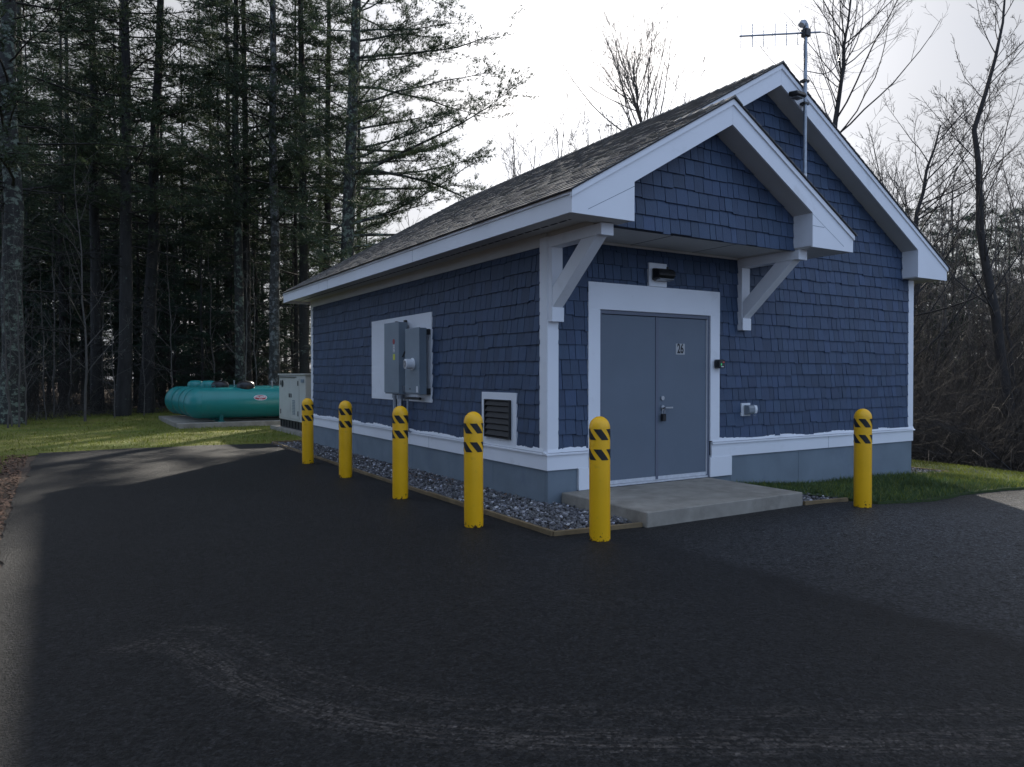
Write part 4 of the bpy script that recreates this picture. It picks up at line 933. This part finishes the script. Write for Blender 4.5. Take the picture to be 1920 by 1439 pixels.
def pine_meshes(seed, H, r0, cb, dead, Lmax, lean=(0, 0), dens=1.0, bark_='pine_bark', needle='pine_needles', path=None, Mn=6, side=None, nl=.15, nw=.02):
    r = np.random.default_rng(seed); K = 12
    zs = np.linspace(0, H, K); wob = np.cumsum(r.normal(0, .035, (K, 2)), 0)
    if path is None: T = np.column_stack([lean[0] * zs + wob[:, 0], lean[1] * zs + wob[:, 1], zs]); T[0, :2] = 0
    else: T = np.column_stack([np.interp(zs, path[:, 2], path[:, 0]), np.interp(zs, path[:, 2], path[:, 1]), zs])
    Rr = r0 * (1 - .80 * (zs / H) ** 1.1) ; Rr[0] *= 1.25
    Tb = T.copy(); Tb[0, 2] = -.3
    trunk = np_mesh('trunk', *tubes([(Tb, Rr)], 12), smooth=True)
    def tp(z): return np.array([np.interp(z, zs, T[:, 0]), np.interp(z, zs, T[:, 1]), z])
    wood = []; fine = []; TC = []; TD = []
    z = dead
    while z < H - .3:
        nb = r.integers(2, 5) if z > cb else r.integers(1, 4)
        a0 = r.uniform(0, 6.28); extra = int(r.random() < .55) if side is not None and z > cb else 0
        for q in range(nb + extra):
            a = a0 + q * 6.28 / nb + r.normal(0, .35) if q < nb else side[0] + r.normal(0, .45); zz_ = z + r.uniform(-.2, .2)
            f = np.clip((H - zz_) / (H - cb), 0, 1); L = Lmax * (.35 + .65 * min(1, f * 1.3)) * r.uniform(.55, 1.1)
            live = zz_ > cb + r.uniform(-.8, .8)
            if side is not None: L *= (1.0 + side[1] * max(0, math.cos(a - side[0]))) 
            if not live: L *= r.uniform(.35, .8)
            el = r.uniform(-.05, .35) if live else r.uniform(-.35, .15)
            n = 7; P = curve_path(tp(zz_), (math.cos(a) * math.cos(el), math.sin(a) * math.cos(el), math.sin(el)), L, n, .09, r, .012 if live else -.03)
            br = max(.012, .032 * L / 3); wood.append((P, np.linspace(br, .006, n)))
            nbs = int(L * (4.2 if live else 2.0)) + 2
            for _ in range(nbs):
                t = r.uniform(.22, 1.0); i = min(n - 2, int(t * (n - 1))); u = t * (n - 1) - i; p = P[i] * (1 - u) + P[i + 1] * u; dd = P[i + 1] - P[i]; dd /= np.linalg.norm(dd)
                sd = np.cross(dd, (0, 0, 1)) * r.choice((-1, 1)); d2 = dd * r.uniform(.5, 1.0) + sd * r.uniform(.4, 1.0) + np.array([0, 0, r.uniform(-.12, .3)])
                l2 = L * r.uniform(.14, .34) * (1.15 - .6 * t) + .15; Q = curve_path(p, d2, l2, 4, .14, r, .02); fine.append((Q, np.linspace(.009, .003, 4)))
                if live:
                    m = max(2, int(l2 * 11 * dens)); tt = r.uniform(.15, 1.05, m); C = np.stack([np.interp(tt, np.linspace(0, 1, 4), Q[:, k]) for k in range(3)], -1) + r.normal(0, .07, (m, 3)) * np.array([1, 1, .6])
                    TC.append(C); e = (Q[-1] - Q[0]); TD.append(np.repeat((e / np.linalg.norm(e) + np.array([0, 0, .25]))[None], m, 0))
                elif r.random() < .9:
                    for _k in range(2):
                        Q2 = curve_path(Q[r.integers(1, 4)], r.normal(0, 1, 3), l2 * .6, 3, .2, r); fine.append((Q2, np.linspace(.005, .002, 3)))
        z += r.uniform(.35, .62)
    wv, wf = tubes(wood, 4); fv, ff = tubes(fine, 3); V, F = merge([(wv, wf), (fv, ff)]); branches = np_mesh('branches', V, F)
    C = np.concatenate(TC); D0 = np.concatenate(TD); V = needles(C, D0, Mn, nl, nw, r)
    crown = np_mesh('crown', V, np.arange(len(V)).reshape(-1, 3))
    for me, m_ in ((trunk, bark_), (branches, bark_), (crown, needle)): me.materials.append(M[m_])
    return trunk, branches, crown
def tree_from(name, meshes, loc, rz, sc, label, group=None, cat='tree', bark_=None):
    t = empty(name, (loc[0], loc[1], float(gz(loc[0], loc[1])) - .02), rz, label=label, cat=cat, group=group); t.scale = sc if isinstance(sc, tuple) else (sc,) * 3
    for nm, me in zip(('trunk', 'branches', 'crown'), meshes):
        if me is None: continue
        o = bpy.data.objects.new(nm, me); col.objects.link(o); o.parent = t
        if bark_ and nm == 'trunk': o.material_slots[0].link = 'OBJECT'; o.material_slots[0].material = M[bark_]
    return t
PV = [pine_meshes(31, 21, .19, 5.5, 1.8, 2.9, dens=1.3), pine_meshes(32, 23, .20, 6.5, 2.2, 3.3, dens=1.2), pine_meshes(33, 19, .16, 4.2, 1.2, 2.7, dens=1.3), pine_meshes(34, 22, .17, 7.5, 2.0, 3.1, dens=1.2), pine_meshes(35, 17, .12, 3.2, 1.0, 2.5, dens=1.3)]
HV = [pine_meshes(41, 9, .07, .8, .4, 2.0, dens=2.2, needle='hemlock_needles', nl=.13), pine_meshes(42, 6, .05, .5, .3, 1.5, dens=2.4, needle='hemlock_needles', nl=.12)]
# front row: bearing column, distance, radius scale, variant, bark, label
front = [(22, 21.5, 1.5, 1, 'pine_bark_lichen', 'thick lichen-covered pine trunk at the far left edge of the woods'),
         (118, 30, .8, 2, None, 'slim dark pine just right of the thick lichen-covered trunk'),
         (183, 26, 1.05, 0, None, 'straight dark pine behind the pale bare sapling'),
         (228, 25, 1.35, 3, None, 'stout dark pine left of the leaning pine, over the lawn'),
         (272, 26.5, 1.15, 1, None, 'leaning pine above the left end of the gas tanks'),
         (345, 33, .75, 4, None, 'thin pine above the middle of the nearest gas tank'),
         (410, 34, .6, 2, None, 'very thin pine rising between two stout trunks over the tanks'),
         (450, 27.0, 1.0, 0, 'pine_bark_lichen', 'lichen-spotted pine, left one of the close pair over the tanks'),
         (466, 28.5, 1.05, 3, None, 'dark pine, right one of the close pair over the tanks'),
         (514, 26.5, 1.0, 1, 'birch_like_bark', 'pine with pale mottled trunk left of the generator'),
         (556, 30, .65, 2, None, 'thin dark pine directly behind the generator'),
         (573, 27.5, 1.15, 3, None, 'dark pine rising behind the back left corner of the roof'),
         (610, 29, .95, 0, None, 'clean straight pine between roof corner and the large leaning pine')]
for k, (px, ds, rs, v, bk, lb) in enumerate(front):
    x, y = at(px, ds); t = tree_from('pine_tree', PV[v], (x, y), k * 2.1, (rs if rs > 1 else rs, rs if rs > 1 else rs, 1.0), lb, 'pines at the front of the woods', bark_=bk)
    if px == 272: t.rotation_euler = (R_(0), R_(2.2), 0)
# the large pine leaning by the roof with long boughs over the sky
x, y = at(645, 25.0)
dirR = np.array([RGT.x, RGT.y])
pz = np.array([0, 2, 5, 9, 13, 18, 24.]); off = np.array([0, .02, .1, .25, .42, .6, .8])
hero_path = np.column_stack([off * dirR[0], off * dirR[1], pz])
ha = math.atan2(RGT.y, RGT.x)
HP = pine_meshes(77, 24, .27, 4.6, 2.6, 3.3, path=hero_path, dens=1.9, bark_='pine_bark_lichen', side=(ha, .8), Mn=7, nl=.14, nw=.015)
tree_from('pine_tree', HP, (x, y), 0, 1.0, 'large leaning pine with long boughs reaching right over the roof', 'pines at the front of the woods')
# woods behind
r = random.Random(99); cnt = 0; placed = []
tries = 0
while cnt < 72 and tries < 6000:
    tries += 1
    ds = 30 + 36 * r.random() ** 1.1; px = r.uniform(-500, 700 - max(0, 18 - (ds - 30)) * 2)
    if 560 < px < 800 and ds < 34: continue
    if 360 < px and r.random() < .55: continue
    x, y = at(px, ds)
    if any((x - a) ** 2 + (y - b) ** 2 < 1.7 ** 2 for a, b in placed): continue
    placed.append((x, y)); v = r.choice((0, 1, 2, 3, 4, 2, 4)); s = r.uniform(.75, 1.1)
    tree_from('pine_tree', PV[v], (x, y), r.uniform(0, 6.28), (s, s, s * r.uniform(.85, 1.1)), 'tall dark pine standing deep in the woods on the left', 'pines deep in the woods')
    cnt += 1
# unseen woods added left of the frame to shade the long wall
for k in range(44):
    x = r.uniform(-30, -11.5); y = r.uniform(-16, 14) + (0)
    if x > -17 and y > 8: continue
    tree_from('pine_tree', PV[r.choice((0, 1, 2, 3, 4))], (x, y), r.uniform(0, 6.28), r.uniform(.8, 1.1), 'unseen tall pine added left of the asphalt yard to shade the wall', 'unseen pines added left of the yard')
# young hemlocks at the wood's edge
for k, (px, ds, s, v) in enumerate([(385, 27.5, .9, 0), (330, 29, .8, 0), (300, 31, 1, 1), (430, 30, 1.0, 0), (120, 30, .9, 0), (60, 27, .8, 1), (480, 31, 1.1, 0), (220, 30, .8, 0), (545, 33, 1.1, 0), (10, 29, 1.1, 0), (160, 33, 1.2, 0), (260, 34, 1.3, 0), (400, 36, 1.4, 0), (90, 36, 1.4, 0), (500, 38, 1.5, 0), (340, 40, 1.5, 0), (-40, 34, 1.5, 0)]):
    x, y = at(px, ds); tree_from('hemlock', HV[v], (x, y), k * 1.3, s, 'young dark evergreen in the understorey behind the gas tanks' if k else 'dense young evergreen standing right behind the nearest gas tank', 'young evergreens under the pines')

for k in range(26):
    ds = 31 + 26 * r.random(); px = r.uniform(-350, 640 - max(0, 38 - ds) * 6); x, y = at(px, ds)
    tree_from('hemlock', HV[0], (x, y), r.uniform(0, 6.28), r.uniform(.9, 1.5), 'dark evergreen filling the shade between the pine trunks', 'evergreens in the shade of the pines')
# ---- bare trees
def bare_meshes(seed, H, r0, trunk_path, levels=((26, .42, 1.0), (7, .45, .9), (4, .5, .9)), start=.25, bark_='bare_bark', spread=.75, up=.05, twig=.0045, asym=None):
    r = np.random.default_rng(seed); K = 14; zs = np.linspace(0, 1, K); tpth = np.array(trunk_path, float)
    tt = np.linspace(0, 1, len(tpth)); T = np.stack([np.interp(zs, tt, tpth[:, k]) for k in range(3)], -1); T[1:-1] += r.normal(0, .03, (K - 2, 3)); Rr = r0 * (1 - .88 * zs ** .9)
    Tb = T.copy(); Tb[0, 2] -= .4
    groups = {0: [(Tb, Rr)], 1: [], 2: [], 3: []}
    cur = [(T, Rr, H)]
    for lv, (n, lr, _) in enumerate(levels, 1):
        nxt = []
        for P, Rp, Lp in cur:
            k_ = len(P); m = n if lv == 1 else max(2, int(n * r.uniform(.6, 1.3)))
            for q in range(m):
                t = (start + (1 - start) * (q + r.random()) / m) if lv == 1 else r.uniform(.18, .98)
                i = min(k_ - 2, int(t * (k_ - 1))); u = t * (k_ - 1) - i; p = P[i] * (1 - u) + P[i + 1] * u; rad = (Rp[i] * (1 - u) + Rp[i + 1] * u)
                dd = P[i + 1] - P[i]; dd /= np.linalg.norm(dd); rv = r.normal(0, 1, 3); rv -= rv @ dd * dd; rv /= np.linalg.norm(rv)
                if asym is not None and lv == 1: rv = rv + np.array([asym[0], asym[1], 0]); rv /= np.linalg.norm(rv)
                d2 = dd * r.uniform(.5, 1.0) + rv * spread * r.uniform(.6, 1.2)
                L = Lp * lr * (1.12 - .75 * t) * r.uniform(.6, 1.15) if lv == 1 else Lp * lr * (1.1 - .5 * t) * r.uniform(.5, 1.1)
                nn = (9, 6, 4)[lv - 1]; Q = curve_path(p, d2, L, nn, (.09, .12, .14)[lv - 1], r, up)
                rb = min(rad * .6, .0058 * L + .0025) if lv == 1 else max(twig, rad * .5)
                rq = np.linspace(rb, max(twig * .8, rb * .25), nn); groups[lv].append((Q, rq)); nxt.append((Q, rq, L))
        cur = nxt
    trunk = np_mesh('trunk', *tubes(groups[0], 10), smooth=True)
    parts = [tubes(g, s) for g, s in ((groups[1], 5), (groups[2], 3), (groups[3], 3)) if g]
    V, F = merge(parts); br = np_mesh('crown', V, F)
    for me in (trunk, br): me.materials.append(M[bark_])
    return trunk, None, br
def place_bare(name, meshes, loc, rz, sc, label, group=None, cat='tree'):
    t = empty(name, (loc[0], loc[1], float(gz(loc[0], loc[1]))), rz, label=label, cat=cat, group=group); t.scale = (sc,) * 3
    for nm, me in (('trunk', meshes[0]), ('crown', meshes[2])):
        o = bpy.data.objects.new(nm, me); col.objects.link(o); o.parent = t
    return t
def rpath(dist, base_px, pts):
    """trunk path from (photo column, photo row) readings at one distance, relative to its base"""
    bx_, by_ = at(base_px, dist); out = []
    for px, py in pts:
        x_, y_ = at(px, dist); out.append((x_ - bx_, y_ - by_, 1.45 - (py - 703) / FPX * dist))
    return (bx_, by_), out
# leaning twin-topped tree at the right edge
loc, pth = rpath(17, 1915, [(1915, 840), (1905, 720), (1885, 560), (1862, 430), (1842, 300), (1830, 220), (1822, 130), (1848, 40), (1868, -60), (1880, -160)]); pth[0] = (0, 0, -.6)
place_bare('bare_tree', bare_meshes(51, 10.5, .15, pth, levels=((36, .32, 1), (9, .42, 1), (6, .42, 1)), start=.2, spread=.65, up=.05, twig=.0042), loc, 0, 1.0, 'dark leaning bare tree with forked top at the right edge', 'bare trees right of the building')
loc, pth = rpath(18.5, 1925, [(1935, 850), (1925, 740), (1908, 650), (1895, 560), (1886, 480), (1880, 380)]); pth[0] = (0, 0, -.6)
place_bare('bare_tree', bare_meshes(52, 6, .13, pth, levels=((14, .34, 1), (6, .42, 1), (3, .5, 1)), start=.35), loc, 0, 1.0, 'shorter bare trunk hugging the leaning tree at the right edge', 'bare trees right of the building')
# tall maple behind the ridge, right of the mast
loc, pth = rpath(24, 1545, [(1545, 800), (1550, 500), (1553, 260), (1562, 150), (1570, 80), (1580, 20), (1592, -60), (1605, -200)]); pth[0] = (0, 0, -.6)
place_bare('bare_tree', bare_meshes(53, 15, .14, pth, levels=((36, .40, 1), (9, .42, 1), (6, .42, 1)), start=.40, spread=.62, up=.06, twig=.0042), loc, 0, 1.0, 'tall bare tree rising behind the gable right of the antenna mast', 'bare trees right of the building')
# wide low-forked tree with arching limbs to the right
loc, pth = rpath(20, 1690, [(1680, 800), (1690, 640), (1700, 500), (1720, 400), (1716, 300), (1735, 210), (1760, 120)]); pth[0] = (0, 0, -.8)
place_bare('bare_tree', bare_meshes(54, 12, .15, pth, levels=((44, .44, 1), (10, .42, 1), (6, .42, 1)), start=.25, spread=.9, up=.06, twig=.0042, asym=(.35, -.1)), loc, 0, 1.0, 'many-limbed bare tree beyond the right rake with arching branches', 'bare trees right of the building')
loc, pth = rpath(26, 1220, [(1225, 800), (1222, 500), (1215, 260), (1205, 200), (1195, 150), (1190, 100)]); pth[0] = (0, 0, -.6)
place_bare('bare_tree', bare_meshes(55, 11.5, .10, pth, levels=((46, .46, 1), (10, .40, 1), (6, .42, 1)), start=.35, spread=.62, up=.10, twig=.0042, bark_='sapling_and_haze_bark'), loc, 0, 1.08, 'bushy bare treetop showing above the middle of the roof', 'bare trees behind the roof')  # pale bark paints haze onto this far crown
BV = [bare_meshes(61 + k, 10, .10, [(0, 0, -.5), (.1, 0, 3), (r.uniform(-.5, .5), .2, 6), (r.uniform(-.8, .8), .3, 10.5)], levels=((28, .38, 1), (9, .40, 1), (5, .45, 1)), start=.3, spread=.6, up=.09, twig=.0042, bark_='sapling_and_haze_bark') for k in range(3)]  # paler bark puts haze into the colour of these background trees
bspec = [(1290, 30, 1.30), (1165, 36, 1.35), (1085, 33, 1.22), (1040, 30, 1.15), (1000, 31, 1.13), (960, 34, 1.15), (900, 36, 1.05), (1345, 34, 1.4), (1060, 35, 1.3), (770, 34, .8), (1125, 42, 1.5), (720, 38, .8), (980, 36, 1.25)]
blab = ['bare treetop just left of the main gable peak', 'bare treetop over the middle of the roof, farther back']
for k, (px, ds, s) in enumerate(bspec):
    x, y = at(px, ds); place_bare('bare_tree', BV[k % 3], (x, y), k * 1.7, s * 1.08, blab[k] if k < 2 else 'slender bare treetop showing over the lower roof ridge' if k > 4 else ('bare treetop over the ridge a little left of the bushy one', 'bare treetop over the ridge between roof middle and the large leaning pine', 'lower bare treetop over the ridge nearest the pine boughs')[k - 2], 'bare trees behind the roof')
rspec = [(1600, 27, .95), (1640, 25, .95), (1660, 30, 1.1), (1700, 27, 1.0), (1745, 24, .85), (1780, 28, 1.05), (1820, 25, .8), (1850, 30, 1.0), (1890, 27, .9), (1930, 24, .95), (1960, 22, 1.0), (1630, 34, 1.2), (1720, 36, 1.2), (1800, 38, 1.2), (1880, 37, 1.1), (1940, 34, 1.2), (2000, 26, 1.1), (2060, 24, 1.1), (1575, 31, 1.0), (2150, 25, 1.1), (2300, 22, 1.0)]
for k, (px, ds, s) in enumerate(rspec):
    x, y = at(px, ds); place_bare('bare_tree', BV[(k + 1) % 3], (x, y), k * 2.3, s, 'slender bare tree in the thicket beyond the right side of the building', 'bare trees in the right thicket')
# small evergreens in the right thicket
for k, (px, ds, s, v) in enumerate([(1690, 34, 1.15, 0), (1660, 38, 1.3, 0), (1720, 36, .95, 0), (1885, 33, 1.2, 0), (1915, 35, 1.25, 0), (1760, 40, 1.2, 0), (1830, 38, 1.2, 0), (1950, 38, 1.4, 0), (1630, 42, 1.4, 0), (2020, 34, 1.3, 0), (1740, 33, 1.1, 0), (1790, 35, 1.05, 0), (1850, 42, 1.5, 0), (1700, 44, 1.6, 0), (1780, 46, 1.6, 0), (1980, 42, 1.6, 0), (1930, 30, 1.0, 0), (2080, 30, 1.2, 0), (2150, 38, 1.4, 0)]):
    x, y = at(px, ds); tree_from('evergreen', HV[v], (x, y), k, s, 'dark evergreen standing behind the bare thicket on the right', 'evergreens behind the right thicket')
for k in range(60):
    ds = r.uniform(42, 75); px = r.uniform(640, 2500); x, y = at(px, ds)
    if x < 12 and y < 30: continue
    tree_from('evergreen', HV[0], (x, y), r.uniform(0, 6.28), r.uniform(.7, 1.0) if px < 1500 else r.uniform(1.1, 1.6), 'distant dark evergreen low behind the building', 'distant evergreens behind the building')

# saplings at the edge of the left woods
SV = [bare_meshes(71 + k, 7, .035, [(0, 0, -.3), (.06, 0, 2), (-.1 + .1 * k, .1, 4.5), (.2 * k - .2, .1, 7.2)], levels=((16, .30, 1), (4, .4, 1), (2, .5, 1)), start=.18, spread=.8, up=.03, twig=.0042, bark_='sapling_and_haze_bark') for k in range(3)]
sap = [(158, 22.5, 1.25, 'tall pale bare sapling standing alone before the dark woods'), (14, 20, .8, 'pale bare sapling left of the cluster at the lawn corner'), (20, 20.5, .7, None), (34, 20.3, .85, None), (48, 21, .6, None), (85, 23, .7, None), (100, 24, .9, None), (270, 25, .55, None), (325, 26, .9, None), (460, 25, .8, 'bare sapling rising behind the black tank lids'), (478, 25.5, .75, None), (215, 24, .6, None), (-20, 20, 1.0, None), (130, 25, .8, None), (400, 27, 1.0, None), (290, 27, 1.0, None), (190, 26, .9, None)]
for k, (px, ds, s, lb) in enumerate(sap):
    x, y = at(px, ds); place_bare('sapling', SV[k % 3], (x, y), k * 1.9, s, lb or 'thin pale bare sapling at the edge of the left woods', None if lb else 'thin saplings along the left woods', 'sapling')

# thickets and fallen brush as uncountable masses
def brush(name, spots, n, hmin, hmax, label, m_, seed, arch=.1, rad=.006, fine=1.0, bend=.13):
    r = np.random.default_rng(seed); G = []
    for (x0, y0, x1, y1, wd) in spots:
        for _ in range(n):
            t = r.random(); nx, ny = -(y1 - y0), x1 - x0; l = math.hypot(nx, ny); o = wd * r.random()
            x_, y_ = x0 + (x1 - x0) * t + nx / l * o, y0 + (y1 - y0) * t + ny / l * o; L = r.uniform(hmin, hmax)
            d0 = r.normal(0, .45, 3); d0[2] = 1; P = curve_path((x_, y_, float(gz(x_, y_)) - .1), d0, L, 8, bend * r.uniform(.5, 1.8), r, -arch * r.random()); G.append((P, np.linspace(rad, rad * .3, 8)))
            for _k in range(int(4 * fine)):
                i = r.integers(2, 7); Q = curve_path(P[i], (P[min(i + 1, 7)] - P[i - 1]) + r.normal(0, .35, 3) * .5, L * r.uniform(.15, .45), 5, .2, r, -.04); G.append((Q, np.linspace(rad * .5, rad * .2, 5)))
    me = np_mesh(name, *tubes(G, 3)); tag(link_mesh(name, me, m_), label, 'brush', kind='stuff')
e0, e1, e2, e3 = at(-60, 21), at(300, 27), at(640, 30), at(-60, 24)
brush('undergrowth', [(*e0, *e1, 5), (*e1, *e2, 4)], 900, .8, 3.2, 'tangled bare undergrowth along the edge of the left woods', 'brush_twig', 81, .05)
brush('undergrowth', [(*e0, *e1, 1.5), (*e1, *e2, 1.5)], 260, .5, 1.6, 'pale dead twigs lying along the edge of the far lawn', 'sapling_and_haze_bark', 82, .45)
q0, q1, q2 = (9.2, 9.5), (10.6, 1.2), (14.5, -4.5)
brush('thicket', [(13.2, -6.0, 10.3, 1.0, -6.0), (10.3, 1.0, 10.4, 9.0, -5.0)], 2600, 1.4, 4.3, 'dense dark tangle of bare brush beyond the right lawn', 'brush_twig', 83, .22, .007, 1.3, .24)
brush('thicket', [(12.6, -5.0, 9.9, .9, -2.5), (9.9, .9, 9.9, 9.0, -2)], 420, .8, 2.2, 'paler arching canes at the front of the right thicket', 'brush_twig', 84, .42, .008, 1.0, .22)
brush('thicket', [(19, -8.0, 15.5, 1.0, -9.0), (15.5, 1.0, 13, 16.0, -9.0)], 1900, 3, 7.5, 'taller grey brush rising behind the right thicket', 'brush_twig', 85, .04, .010)
brush('fallen_branches', [(13.0, -5.5, 10.2, 1.0, -4.0), (10.2, 1.0, 10.3, 9.0, -4.0)], 70, 1.2, 3.2, 'thick dead branches lying tangled in the right thicket', 'bare_bark', 87, .5, .022)
brush('fallen_branches', [(*e0, *e1, 2.5), (*e1, *e2, 2)], 60, .8, 2.2, 'grey fallen branches at the foot of the left woods', 'sapling_and_haze_bark', 88, .6, .014)
leaves('fallen_leaves', 5000, (8.4, 16, -5, 9), .07, 'leaf_litter', 'dry leaves caught under the right thicket', 'leaves', 89, .0)
leaves('fallen_leaves', 12000, (-22, 6, 17, 32), .07, 'leaf_litter', 'brown leaf litter on the forest floor behind the lawn', 'leaves', 86, -.02)
